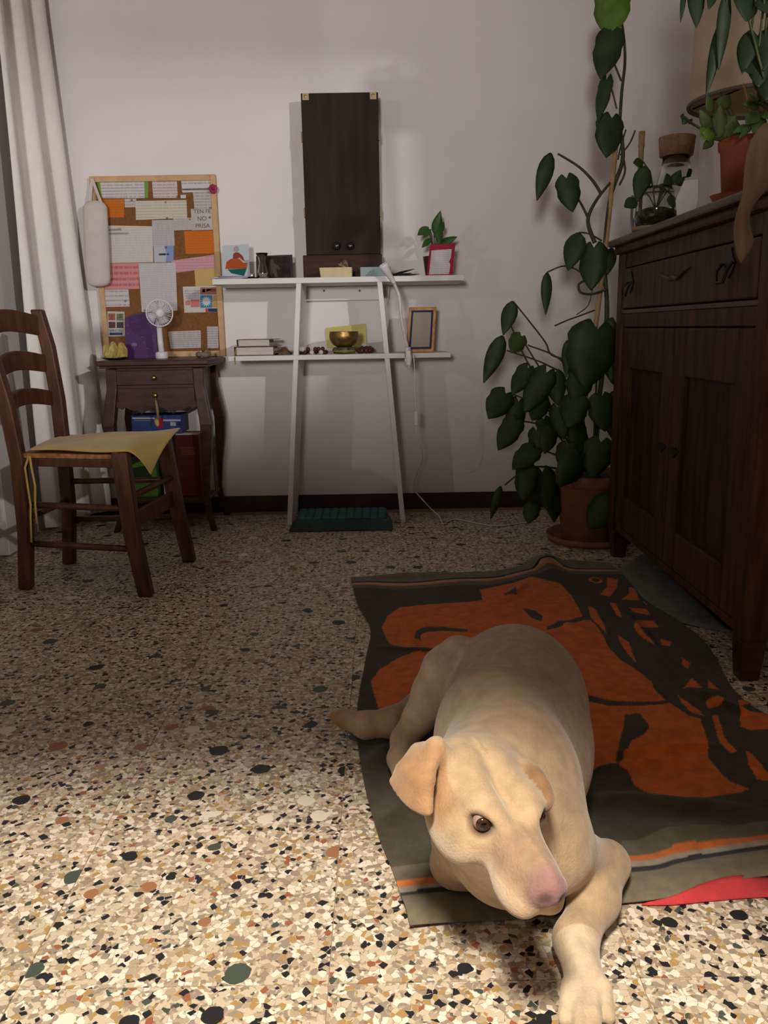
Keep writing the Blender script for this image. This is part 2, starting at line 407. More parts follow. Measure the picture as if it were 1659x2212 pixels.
# ------------------------------------------------------------------ dresser
def dresser():
    X0, Y0, Y1, ZT = 0.82, 1.80, 2.955, 1.10
    XB = XR-0.006
    d = thing('dresser', 'tall dark wooden dresser with a drawer over two panelled doors', 'dresser', (1.07, 2.4, 0))
    MB().box((X0+0.035, Y0+0.03, 0.10), (XB, Y1-0.03, 1.055)).build('body', M_dress, d)
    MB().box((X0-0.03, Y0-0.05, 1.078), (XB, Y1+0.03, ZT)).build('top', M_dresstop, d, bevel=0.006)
    MB().box((X0-0.012, Y0-0.03, 1.052), (XB, Y1+0.015, 1.079)).build('cornice', M_dress, d, bevel=0.008)
    for y in (Y0, Y1-0.06):
        MB().box((X0, y, 0.10), (X0+0.06, y+0.06, 1.053)).build('post', M_dress, d, bevel=0.006)
    for y in (Y0+0.005, Y1-0.065):
        for x in (X0+0.002, XB-0.07):
            MB().add(*tap((x, y), 0.06, 0.045, 0.0, 0.102)).build('foot', M_dark, d, bevel=0.004)
    MB().box((X0+0.008, Y0+0.06, 1.005), (X0+0.04, Y1-0.06, 1.053)).build('frieze', M_dress, d, bevel=0.003)
    MB().box((X0+0.004, Y0+0.06, 0.855), (X0+0.04, Y1-0.06, 0.868)).build('drawer_rail', M_dark, d, bevel=0.002)
    MB().box((X0+0.006, Y0+0.06, 0.812), (X0+0.04, Y1-0.06, 0.855)).build('door_frieze', M_dress, d, bevel=0.002)
    MB().box((X0+0.010, Y0+0.06, 0.105), (X0+0.04, Y1-0.06, 0.128)).build('bottom_rail', M_dress, d, bevel=0.003)
    # drawer
    dw = MB().box((X0+0.002, Y0+0.068, 0.872), (X0+0.035, Y1-0.068, 1.001)).build('drawer', M_dress, d, bevel=0.004)
    for px, py in ((1363, 612), (1577, 572)):
        c = at(px, py, 'x', X0+0.002)
        hb = MB(); xx = X0-0.004
        hb.prism([(xx+0.006, c.y+a*0.036, c.z+b*0.038) for a, b in ((-1, 0.1), (-0.55, 0.45), (-0.25, 1), (0.25, 1), (0.55, 0.45), (1, 0.1), (0.6, -0.35), (0, -0.8), (-0.6, -0.35))], (-0.004, 0, 0))
        hb.tube([(xx, c.y-0.028, c.z+0.005), (xx-0.012, c.y-0.03, c.z-0.012), (xx-0.016, c.y-0.018, c.z-0.04), (xx-0.016, c.y+0.018, c.z-0.04), (xx-0.012, c.y+0.03, c.z-0.012), (xx, c.y+0.028, c.z+0.005)], 0.004)
        hb.build('bail_pull', M_iron, dw, smooth=False)
    c = at(1455, 590, 'x', X0)
    MB().tube([(X0-0.001, c.y+a, c.z+b) for a, b in ((0.12, 0.004), (0.08, -0.004), (0.03, -0.014), (0, -0.012), (-0.03, -0.016), (-0.08, 0.0), (-0.12, 0.008))], [0.002, 0.005, 0.006, 0.007, 0.006, 0.005, 0.002], 6).build('carved_swag', M_dark, dw)
    # doors
    ym = (Y0+Y1)/2
    for k, (ya, yb) in enumerate(((ym+0.002, Y1-0.068), (Y0+0.068, ym-0.002))):
        za, zb = 0.132, 0.808
        sw = 0.085
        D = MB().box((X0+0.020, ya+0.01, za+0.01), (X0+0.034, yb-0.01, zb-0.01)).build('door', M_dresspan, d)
        for (a, b) in ((ya, ya+sw), (yb-sw, yb)):
            MB().box((X0+0.006, a, za), (X0+0.028, b, zb)).build('door_stile', M_dress, D, bevel=0.004)
        for (a, b) in ((za, za+0.11), (zb-0.13, zb)):
            MB().box((X0+0.006, ya+sw, a), (X0+0.028, yb-sw, b)).build('door_rail', M_dress, D, bevel=0.004)
        ye = ya+0.05 if k == 0 else yb-0.05
        e = MB().prism([(X0+0.006, ye+a*0.034, 0.47+b*0.016) for a, b in ((-1, 0), (-0.4, 0.6), (0, 0.35), (0.4, 0.6), (1, 0), (0.4, -0.6), (0, -1.3), (-0.4, -0.6))], (-0.003, 0, 0))
        e.build('keyhole_plate', M_iron, D)
    return d
def tap(c, w0, w1, z0, z1):
    x, y = c
    e = (w0-w1)/2
    v = [(x+e, y+e, z0), (x+e+w1, y+e, z0), (x+e+w1, y+e+w1, z0), (x+e, y+e+w1, z0), (x, y, z1), (x+w0, y, z1), (x+w0, y+w0, z1), (x, y+w0, z1)]
    return v, [(3, 2, 1, 0), (4, 5, 6, 7), (0, 1, 5, 4), (1, 2, 6, 5), (2, 3, 7, 6), (3, 0, 4, 7)]
dresser()

# ------------------------------------------------------------------ white leaning shelf unit
YF = 3.50
def shelf_unit():
    s = thing('shelf_unit', 'white shelf unit with two splayed legs against the back wall', 'shelf', (-0.15, 3.65, 0))
    a, b = at(458, 603, 'y', YF), at(1003, 595, 'y', YF)
    MB().box((a.x, YF, 1.006), (b.x, YB-0.004, 1.028)).build('top_shelf', M_white, s, bevel=0.0015)
    a, b = at(493, 777, 'y', YF), at(974, 769, 'y', YF)
    MB().box((a.x, YF, 0.700), (b.x, YB-0.03, 0.720)).build('lower_shelf', M_white, s, bevel=0.0015)
    for (pt, pb) in (((645, 610), (625, 1132)), ((820, 608), (871, 1130))):
        t, q = at(*pt, 'y', YF), at(*pb, 'y', YF)
        m = MB(); w = 0.0205
        zt, zb = 1.006, 0.0
        xs = lambda z: q.x+(t.x-q.x)*(z-0.0)/(1.006)
        for (z0, z1) in ((0.0, 0.700), (0.720, 1.006)):
            m.hexa([(xs(z0)-w/2, YF+0.002, z0), (xs(z0)+w/2, YF+0.002, z0), (xs(z0)+w/2, YB-0.018, z0), (xs(z0)-w/2, YB-0.018, z0),
                    (xs(z1)-w/2, YF+0.002, z1), (xs(z1)+w/2, YF+0.002, z1), (xs(z1)+w/2, YB-0.018, z1), (xs(z1)-w/2, YB-0.018, z1)])
        m.build('leg', M_white, s, bevel=0.0012)
        # shaped bracket behind, under the top shelf
        sg = -1 if pt[0] < 700 else 1
        MB().prism([(xs(1.006)+sg*0.012, YB-0.03, 1.005), (xs(1.006)+sg*0.045, YB-0.03, 1.005), (xs(0.95)+sg*0.036, YB-0.03, 0.955), (xs(0.91)+sg*0.018, YB-0.03, 0.915), (xs(0.9)+sg*0.012, YB-0.03, 0.91)], (0, 0.018, 0)).build('bracket', M_white, s)
    a, b = at(660, 612, 'y', YB-0.03), at(818, 640, 'y', YB-0.03)
    r = MB().box((a.x-0.01, YB-0.03, 0.945), (b.x+0.005, YB-0.006, 1.005)).build('back_rail', M_white, s, bevel=0.001)
    for px in (700, 777):
        c = at(px, 628, 'y', YB-0.031)
        MB().lathe([(0.0045, -0.001), (0.0045, 0.002)], seg=10, M=Matrix.Translation(c) @ Matrix.Rotation(math.pi/2, 4, 'X')).build('screw', M_iron, r)
shelf_unit()

# ------------------------------------------------------------------ side table
def side_table():
    yf, yb = 3.43, 3.765
    n = thing('side_table', 'small dark wooden side table with two drawers and curved legs', 'side table', (-0.92, 3.58, 0))
    xl, xr = at(228, 800, 'y', yf).x, at(437, 800, 'y', yf).x
    zt = 0.712
    MB().box((xl-0.03, yf-0.03, zt-0.020), (xr+0.03, yb, zt)).build('top', M_dark, n, bevel=0.004)
    MB().box((xl-0.02, yf-0.02, zt-0.030), (xr+0.02, yb-0.003, zt-0.020)).build('top_moulding', M_dark, n, bevel=0.003)
    MB().box((xl+0.02, yf+0.012, 0.525), (xr-0.02, yb-0.01, zt-0.03)).build('body', M_dark, n)
    for (z0, z1) in ((0.612, 0.672), (0.542, 0.600)):
        D = MB().box((xl+0.038, yf+0.004, z0), (xr-0.038, yf+0.02, z1)).build('drawer', M_dark, n, bevel=0.003)
        xm = (xl+xr)/2; zm = (z0+z1)/2
        MB().lathe([(0.004, 0), (0.0035, 0.006), (0.008, 0.011), (0.0095, 0.016), (0.006, 0.021)], seg=12, M=Matrix.Translation((xm, yf+0.004, zm)) @ Matrix.Rotation(math.pi/2, 4, 'X')).build('knob', M_brass, D, smooth=True)
        if z0 < 0.58:
            # tassel on the lower drawer key
            MB().tube([(xm, yf-0.008, zm), (xm+0.001, yf-0.011, zm-0.02)], 0.0015, 6).tube([(xm+0.001, yf-0.011, zm-0.02), (xm+0.004, yf-0.011, zm-0.05), (xm+0.006, yf-0.011, zm-0.11)], [0.004, 0.006, 0.0035], 8).build('tassel', mat('tassel', (0.30, 0.20, 0.10), 0.9), D, smooth=True)
    # shaped apron
    xs = np.linspace(xl+0.02, xr-0.02, 33); pl = []
    for x in xs:
        t = (x-xs[0])/(xs[-1]-xs[0])
        z = 0.528-0.038*(0.55-0.45*math.cos(2*math.pi*2*t)) + (0.018 if 0.12 < t < 0.3 or 0.7 < t < 0.88 else 0)
        pl.append((x, yf+0.004, z))
    MB().prism([(xs[0], yf+0.004, 0.545)]+pl+[(xs[-1], yf+0.004, 0.545)], (0, 0.016, 0)).build('apron', M_dark, n)
    # cabriole legs
    def leg(x, y, sx, sy):
        m = MB()
        prof = [(0.68, 0.0, 0.021), (0.60, 0.002, 0.021), (0.52, 0.014, 0.023), (0.45, 0.024, 0.024), (0.36, 0.020, 0.021), (0.25, 0.008, 0.017), (0.14, 0.000, 0.014), (0.06, 0.010, 0.012), (0.02, 0.024, 0.012), (0.0, 0.030, 0.013)]
        rows = []
        for z, o_, r in prof:
            c = Vector((x+sx*o_, y+sy*o_*0.8, z))
            rows.append([c+Vector((a*r, b*r, 0)) for a, b in ((-1, -1), (1, -1), (1, 1), (-1, 1))])
        vs_ = [p for r_ in rows for p in r_]; fs = []
        for i in range(len(rows)-1):
            for k in range(4): fs.append((i*4+k, i*4+(k+1) % 4, (i+1)*4+(k+1) % 4, (i+1)*4+k))
        fs += [(0, 1, 2, 3), tuple(len(vs_)-4+k for k in range(4))]
        m.add(vs_, fs).build('leg', M_dark, n, bevel=0.004)
    for x, sx in ((xl+0.02, -1), (xr-0.02, 1)):
        leg(x, yf+0.021, sx, -1); leg(x, yb-0.035, sx, 0.3)
    zs = 0.135
    MB().box((xl+0.012, yf+0.012, zs-0.016), (xr-0.012, yb-0.02, zs)).build('bottom_shelf', M_dark, n, bevel=0.004)
    MB().box((xl+0.014, yb-0.022, zs), (xr-0.014, yb-0.016, 0.5)).build('back_slat', M_white, n) if False else None
    return xl, xr, yf, yb, zt, zs
TXL, TXR, TYF, TYB, TZT, TZS = side_table()

# ------------------------------------------------------------------ chair
def chair():
    A, B = Vector((-1.182, 2.645, 0)), Vector((-1.150, 2.950, 0))
    Cc, D = Vector((-0.778, 2.548, 0)), Vector((-0.730, 2.952, 0))
    ch = thing('chair', 'dark wooden ladder-back chair with a rush seat', 'chair', (-0.96, 2.77, 0))
    def post(p, pts, w):
        rows = []
        for (dx, dy, z, k) in pts:
            c = p+Vector((dx, dy, z)); h = w*k/2
            rows.append([c+Vector((a*h*1.05, b*h, 0)) for a, b in ((-1, -1), (1, -1), (1, 1), (-1, 1))])
        vs_ = [q for r_ in rows for q in r_]; fs = [(0, 1, 2, 3), tuple(len(vs_)-4+k for k in range(4))]
        for i in range(len(rows)-1):
            for k in range(4): fs.append((i*4+k, i*4+(k+1) % 4, (i+1)*4+(k+1) % 4, (i+1)*4+k))
        MB().add(vs_, fs).build('leg', M_chair, ch, bevel=0.006)
    post(A, [(0.0, 0, 0, .95), (0.02, 0, .2, 1), (0.022, 0.0, .42, 1), (0.005, 0.0, .6, .98), (-0.03, 0, .78, .95), (-0.065, 0, .93, .9)], 0.042)
    post(B, [(0.0, 0, 0, .95), (0.018, 0, .2, 1), (0.02, 0.0, .42, 1), (0.018, 0.0, .6, .98), (0.003, 0, .78, .95), (-0.022, 0, .905, .9)], 0.042)
    post(Cc, [(0.02, 0, 0, .92), (-0.012, 0.01, .2, 1), (-0.03, 0.02, .44, 1.08), (-0.03, 0.02, .462, 1.0)], 0.046)
    post(D, [(0.02, 0, 0, .92), (-0.012, 0.0, .2, 1), (-0.04, -0.01, .44, 1.08), (-0.04, -0.01, .462, 1.0)], 0.046)
    # ladder slats, arched and bowed backwards
    def slat(za, zb, hgt, la, lb):
        a = A+Vector((la, 0.0, za)); b = B+Vector((lb, 0.0, zb)); P = []
        n = 14
        for j in range(2):
            row = []
            for i in range(n+1):
                t = i/n; c = a.lerp(b, t); bow = math.sin(math.pi*t)
                c = c+Vector((-0.030*bow, 0, 0.024*bow + (hgt if j else 0)*(1.0-0.12*(1-bow))))
                row.append(c)
            P.append(row)
        MB().grid(P, (-0.016, 0, 0)).build('slat', M_chair, ch, bevel=0.003)
    slat(.800, .815, .072, -0.04, -0.005)
    slat(.672, .690, .064, -0.012, 0.008)
    slat(.560, .575, .055, 0.006, 0.018)
    # seat rails and rush seat
    tA, tB, tC, tD = A+Vector((0.02, 0, 0)), B+Vector((0.02, 0, 0)), Cc+Vector((-0.03, 0.02, 0)), D+Vector((-0.04, -0.01, 0))
    for p, q in ((tA, tC), (tC, tD), (tD, tB), (tB, tA)):
        MB().bar(p+Vector((0, 0, .425)), q+Vector((0, 0, .425)), 0.024, 0.026).build('seat_rail', M_chair, ch, bevel=0.003)
    P = []
    for i in range(9):
        t = i/8
        P.append([(tA.lerp(tB, j/8)).lerp(tC.lerp(tD, j/8), 0.02+0.96*t)+Vector((0, 0, 0.452+0.004*math.sin(math.pi*t)*math.sin(math.pi*j/8))) for j in range(9)])
    MB().grid(P, (0, 0, -0.018)).build('rush_seat', M_rush, ch, bevel=0.003)
    # stretchers
    for p, q, z in ((A, Cc, .285), (A, Cc, .155), (B, D, .305), (B, D, .165), (A, B, .235), (Cc, D, .315)):
        k = 0.0
        aa = p+Vector((0.018 if p in (A, B) else -0.02, 0, z)); bb_ = q+Vector((-0.018 if q in (Cc, D) else 0.018, 0, z))
        MB().tube([aa, aa.lerp(bb_, .5), bb_], [0.010, 0.0115, 0.010], 10).build('stretcher', M_chair, ch, smooth=True)
    MB().bar(Cc+Vector((-0.018, 0, .238)), D+Vector((-0.02, 0, .238)), 0.014, 0.055).build('front_rail', M_chair, ch, bevel=0.003)
    # cushion
    cs = thing('seat_cushion', 'flat yellow seat cushion with tie strings slipping off the chair', 'cushion', (-0.95, 2.77, 0.465))
    pA, pB = at(64, 990, 'y', 2.615), at(135, 930, 'z', 0.482)
    pC, pD = at(326, 1026, 'y', 2.60), at(391, 922, 'z', 0.492)
    pC0 = Vector((-0.785, 2.545, 0.474))
    n = 30; P = []
    for i in range(n+1):
        s = i/n; row = []
        for j in range(n+1):
            t = j/n
            # s: along A->C (towards front), t: near -> far
            base0 = pA.lerp(pC0, min(s/0.72, 1)) if s < 0.72 else pC0.lerp(pC, (s-0.72)/0.28)
            base1 = pB.lerp(pD, s)
            p = base0.lerp(base1, t)
            # keep the cloth on the seat plane except over the near front corner
            droop = max(0, (s-0.60)/0.40)
            lin = pA.lerp(pC0, s/0.72).lerp(base1, t)
            zflat = 0.470+0.012*math.sin(math.pi*s)*math.sin(math.pi*t)
            w = droop*(1-t)**1.1
            z = (zflat*(1-t)+(zflat+0.02*s*s)*t)
            if s > 0.72:
                z = z*(1-w)+p.z*w
            q = Vector((p.x, p.y, z+0.003*math.sin(9*s+4*t)))
            row.append(q)
        P.append(row)
    cb = MB().grid(P, (0, 0, -0.008)).build('cushion_cover', M_yellow, cs, smooth=True)
    sb = cb.modifiers.new('s', 'SUBSURF'); sb.levels = 0; sb.render_levels = 1
    def cord(pts, y):
        MB().tube([at(px, py, 'y', y) for px, py in pts], 0.0035, 6).build('tie_string', M_yellow, cs, smooth=True)
    cord([(62, 985), (54, 1010), (60, 1050), (66, 1090), (66, 1120), (68, 1172)], 2.600)
    cord([(64, 985), (68, 1010), (76, 1050), (76, 1090), (80, 1130)], 2.596)
    MB().tube([at(px, py, 'y', 2.97) for px, py in ((178, 1000), (182, 1020), (186, 1045))], 0.003, 6).build('tie_string', M_yellow, cs, smooth=True)
    MB().tube([at(340, 918, 'z', .492), at(338, 908, 'z', .50)], [0.006, 0.010], 8).build('tie_knot', M_yellow, cs, smooth=True)
chair()

# ------------------------------------------------------------------ towel and cloths on the floor
def curve_pts(pts, n):
    pts = [Vector(p) for p in pts]; L = [0]
    for a, b in zip(pts, pts[1:]): L.append(L[-1]+(b-a).length)
    out = []
    for i in range(n+1):
        t = L[-1]*i/n; k = 0
        while k < len(L)-2 and L[k+1] < t: k += 1
        w = (t-L[k])/(L[k+1]-L[k]+1e-9)
        # Catmull-Rom
        p0 = pts[max(k-1, 0)]; p1 = pts[k]; p2 = pts[k+1]; p3 = pts[min(k+2, len(pts)-1)]
        out.append(0.5*((2*p1)+(p2-p0)*w+(2*p0-5*p1+4*p2-p3)*w*w+(3*p1-p0-3*p2+p3)*w**3))
    return out
def g0(x, y): return at(x, y, 'z', 0.012)
def inpoly(X, Y, poly):
    r = np.zeros(X.shape, bool); n = len(poly)
    for i in range(n):
        x1, y1 = poly[i]; x2, y2 = poly[(i+1) % n]
        c = ((y1 > Y) != (y2 > Y)) & (X < (x2-x1)*(Y-y1)/(y2-y1+1e-12)+x1); r ^= c
    return r
def towel():
    ns, nt = 300, 400
    left = curve_pts([g0(885, 1997), g0(850, 1880), g0(805, 1760), g0(775, 1620), g0(772, 1520), g0(790, 1420), g0(800, 1352), g0(772, 1300), g0(757, 1243)], nt)
    right = curve_pts([Vector((0.83, 1.13, 0.012)), Vector((0.83, 1.5, 0.012)), g0(1600, 1500), g0(1530, 1395), g0(1460, 1335), g0(1385, 1285), g0(1345, 1240), g0(1318, 1216)], nt)
    near = curve_pts([left[0], g0(1000, 1985), g0(1130, 1975), g0(1300, 1950), g0(1450, 1932), g0(1560, 1905), right[0]], ns)
    far = curve_pts([left[-1], g0(850, 1242), g0(960, 1236), g0(1060, 1232), g0(1130, 1218), g0(1175, 1206), g0(1215, 1212), g0(1270, 1213), right[-1]], ns)
    A = lambda c: np.array([tuple(p) for p in c])
    Lf, Rt, Nr, Fr = A(left), A(right), A(near), A(far)
    s = np.linspace(0, 1, ns+1)[:, None, None]; t = np.linspace(0, 1, nt+1)[None, :, None]
    G = (1-s)*Lf[None]+s*Rt[None]+(1-t)*Nr[:, None]+t*Fr[:, None]-((1-s)*(1-t)*Lf[0]+s*(1-t)*Rt[0]+(1-s)*t*Lf[-1]+s*t*Rt[-1])
    X, Y = G[..., 0], G[..., 1]
    dn = np.linalg.norm(G-Nr[:, None], axis=2); df = np.linalg.norm(G-Fr[:, None], axis=2)
    # folds
    Z = np.full(X.shape, 0.008)
    Z += 0.003*np.sin(9*X+5*Y)*np.sin(7*Y-4*X)+0.002*np.sin(23*X-11*Y)
    def fold(p, q, w, hgt):
        p, q = np.array(tuple(g0(*p))[:2]), np.array(tuple(g0(*q))[:2]); d = q-p; L = np.linalg.norm(d); d /= L
        a = (X-p[0])*d[0]+(Y-p[1])*d[1]; b = -(X-p[0])*d[1]+(Y-p[1])*d[0]
        e = np.clip(np.minimum(a, L-a)/(0.3*L), 0, 1)
        return hgt*np.exp(-(b/w)**2)*np.clip(e, 0, 1)
    for args in (((1270, 1635), (1560, 1605), 0.010, 0.014), ((1270, 1655), (1540, 1635), 0.012, 0.010), ((1240, 1720), (1650, 1745), 0.022, 0.016),
                 ((1090, 1300), (1140, 1255), 0.018, 0.012), ((980, 1320), (1110, 1290), 0.02, 0.008), ((1330, 1300), (1480, 1480), 0.014, 0.014), ((1480, 1480), (1650, 1560), 0.014, 0.016), ((1180, 1330), (1330, 1390), 0.02, 0.008),
                 ((1140, 1222), (1210, 1210), 0.05, 0.03), ((800, 1395), (960, 1400), 0.016, 0.008), ((790, 1660), (850, 1600), 0.02, 0.012), ((830, 1800), (900, 1680), 0.03, 0.012), ((1370, 1800), (1600, 1790), 0.03, 0.012)):
        Z += fold(*args)
    Z += 0.010*np.exp(-((dn-0.03)/0.03)**2)*(0.5+0.5*np.sin(14*X+1.0)) + 0.012*np.exp(-(df/0.03)**2)*np.clip(np.sin(11*X+0.4), 0, 1)
    Z = np.maximum(Z, 0.0035)
    # printed pattern
    def poly(pts): return [tuple(g0(680+a/1.6946, 1160+b/1.6946))[:2] for a, b in pts]
    dark, orange, hem = np.array((0.054, 0.046, 0.027)), np.array((0.62, 0.135, 0.016)), np.array((0.17, 0.15, 0.095))
    Cc = np.tile(dark, X.shape+(1,))
    OR = [[(245, 330), (265, 285), (310, 255), (400, 245), (500, 235), (615, 225), (605, 185), (700, 170), (730, 165), (790, 145), (900, 165), (940, 205), (965, 250), (980, 285), (940, 305), (860, 325), (820, 420), (700, 500), (600, 420), (480, 400), (400, 400), (330, 405), (270, 380)],
          [(205, 520), (240, 475), (310, 430), (380, 405), (455, 405), (560, 380), (700, 420), (640, 560), (420, 600), (340, 600), (235, 622), (215, 560)],
          [(780, 380), (860, 330), (980, 300), (1010, 300), (1040, 330), (1070, 390), (1120, 440), (1170, 470), (1230, 520), (1250, 560), (1285, 595), (1200, 600), (1100, 600), (1010, 580), (850, 560)],
          [(900, 560), (1000, 580), (1080, 605), (1200, 610), (1300, 605), (1370, 650), (1410, 660), (1425, 700), (1440, 740), (1440, 800), (1490, 860), (1530, 890), (1590, 915), (1560, 925), (1450, 940), (1350, 945), (1230, 935), (1170, 900), (1150, 850), (1090, 825), (1040, 830), (980, 870), (900, 840)],
          [(1070, 145), (1110, 155), (1105, 185), (1080, 215), (1045, 205), (1070, 180)], [(1150, 180), (1170, 185), (1190, 225), (1120, 225), (1150, 205)], [(1150, 250), (1215, 255), (1230, 280), (1165, 265)],
          [(1000, 245), (1025, 255), (1060, 320), (1070, 350), (1040, 320), (1010, 290)], [(1180, 295), (1240, 300), (1260, 328), (1200, 325), (1190, 345), (1225, 385), (1245, 410), (1200, 375), (1168, 335)], [(1080, 235), (1100, 235), (1125, 290), (1105, 280)],
          [(1110, 350), (1150, 380), (1180, 455), (1140, 410), (1115, 375)], [(1265, 370), (1305, 385), (1300, 400), (1270, 395)], [(1345, 440), (1375, 460), (1365, 480), (1345, 465)], [(1380, 510), (1420, 545), (1350, 550)],
          [(1440, 515), (1480, 550), (1440, 545)], [(1330, 575), (1400, 625), (1430, 650), (1380, 640), (1345, 605)], [(1430, 595), (1510, 600), (1490, 615), (1440, 620)], [(1550, 590), (1600, 590), (1620, 620), (1590, 605), (1555, 610)],
          [(1555, 630), (1640, 640), (1690, 665), (1690, 700), (1600, 705), (1560, 690)], [(1455, 650), (1475, 645), (1500, 730), (1545, 780), (1520, 785), (1480, 740)], [(1580, 780), (1600, 790), (1659, 860), (1700, 900), (1620, 880), (1590, 830)]]
    DK = [[(365, 360), (370, 335), (400, 322), (470, 320), (560, 335), (560, 345), (470, 335), (410, 338), (385, 350), (390, 370)], [(690, 205), (735, 190), (740, 215), (700, 220)], [(760, 258), (810, 265), (835, 285), (830, 305), (790, 290)],
          [(850, 322), (960, 290), (1000, 283), (1000, 295), (900, 325), (850, 336)], [(1000, 568), (1080, 588), (1200, 598), (1290, 598), (1290, 608), (1200, 612), (1080, 608), (1000, 592)],
          [(1135, 645), (1190, 640), (1225, 690), (1210, 715), (1160, 740), (1140, 780), (1115, 830), (1100, 820), (1110, 760), (1130, 690)], [(300, 408), (400, 395), (470, 408), (400, 412)]]
    from_ring = tuple(g0(680+1028/1.6946, 1160+153/1.6946))[:2]
    rr = np.hypot(X-from_ring[0], (Y-from_ring[1])*0.55); ring = (rr < 0.020) & (rr > 0.012)
    mask = np.zeros(X.shape, bool)
    for q in OR: mask |= inpoly(X, Y, poly(q))
    for q in DK: mask &= ~inpoly(X, Y, poly(q))
    mask |= ring
    Cc[mask] = orange
    # woven borders at both short ends
    for dd in (dn, df):
        Cc[dd < 0.135] = hem*0.72
        Cc[dd < 0.100] = (0.62, 0.17, 0.035)
        Cc[dd < 0.086] = (0.36, 0.31, 0.25)
        Cc[dd < 0.073] = (0.010, 0.010, 0.012)
        Cc[dd < 0.060] = hem
    V = np.stack([X, Y, Z], 2).reshape(-1, 3); N = len(V)
    i, j = np.meshgrid(np.arange(ns), np.arange(nt), indexing='ij'); w = nt+1
    Q = np.stack([i*w+j, (i+1)*w+j, (i+1)*w+j+1, i*w+j+1], -1).reshape(-1, 4)
    me = bpy.data.meshes.new('towel'); off = np.array((0.35, 1.9, 0.0))
    me.from_pydata((V-off).tolist(), [], Q.tolist())
    ca = me.color_attributes.new('col', 'FLOAT_COLOR', 'POINT')
    ca.data.foreach_set('color', np.concatenate([Cc.reshape(-1, 3), np.ones((N, 1))], 1).astype(np.float32).ravel())
    for p in me.polygons: p.use_smooth = True
    me.materials.append(attr_mat('towel_terry', 'col', 0.95, 0.8, 700, 0.15, 0.05, 0.22, 40))
    o = bpy.data.objects.new('beach_towel', me); COL.objects.link(o); o.location = off
    sd = o.modifiers.new('thick', 'SOLIDIFY'); sd.thickness = 0.003; sd.offset = -1
    tag(o, 'large dark olive beach towel printed with big orange flowers, under the dog', 'towel')
towel()
M_greyc = mat('grey_cloth', (0.17, 0.17, 0.155), 0.9, 0.2, 30, 0.4, 300)
def grey_mat():
    P = []
    for i in range(21):
        t = i/20; row = []
        L_ = g0(1330, 1228).lerp(g0(1420, 1330), t); R_ = g0(1400, 1185).lerp(g0(1590, 1362), t)
        for j in range(9):
            p = L_.lerp(R_, j/8); row.append((p.x, p.y, 0.0036+0.003*abs(math.sin(7*t+1.2*j*0.4))))
        P.append(row)
    o = MB().grid(P, (0, 0, -0.003)).build('grey_blanket', M_greyc, None, smooth=True, org=(0.8, 2.4, 0))
    tag(o, 'plain grey blanket lying between the towel and the dresser', 'blanket')
grey_mat()
def red_cloth():
    P = []
    top = curve_pts([g0(1385, 1936), g0(1450, 1930), g0(1530, 1905), g0(1600, 1890), g0(1700, 1888), g0(1800, 1880)], 20)
    bot = curve_pts([g0(1385, 1938), g0(1450, 1938), g0(1530, 1930), g0(1600, 1924), g0(1700, 1918), g0(1800, 1908)], 20)
    for k in range(5):
        P.append([Vector((a.lerp(b, k/4).x, a.lerp(b, k/4).y-0.004, 0.003+0.014*(1-k/4)*math.sin(math.pi*min(1, i/16)))) for i, (a, b) in enumerate(zip(top, bot))])
    o = MB().grid(P, (0, 0, -0.002)).build('red_cloth', mat('red_cloth', (0.50, 0.045, 0.05), 0.9, 0.15, 30, 0.4, 300), None, smooth=True, org=(0.5, 1.05, 0))
    tag(o, 'red cloth peeking out under the near hem of the towel', 'cloth')
red_cloth()

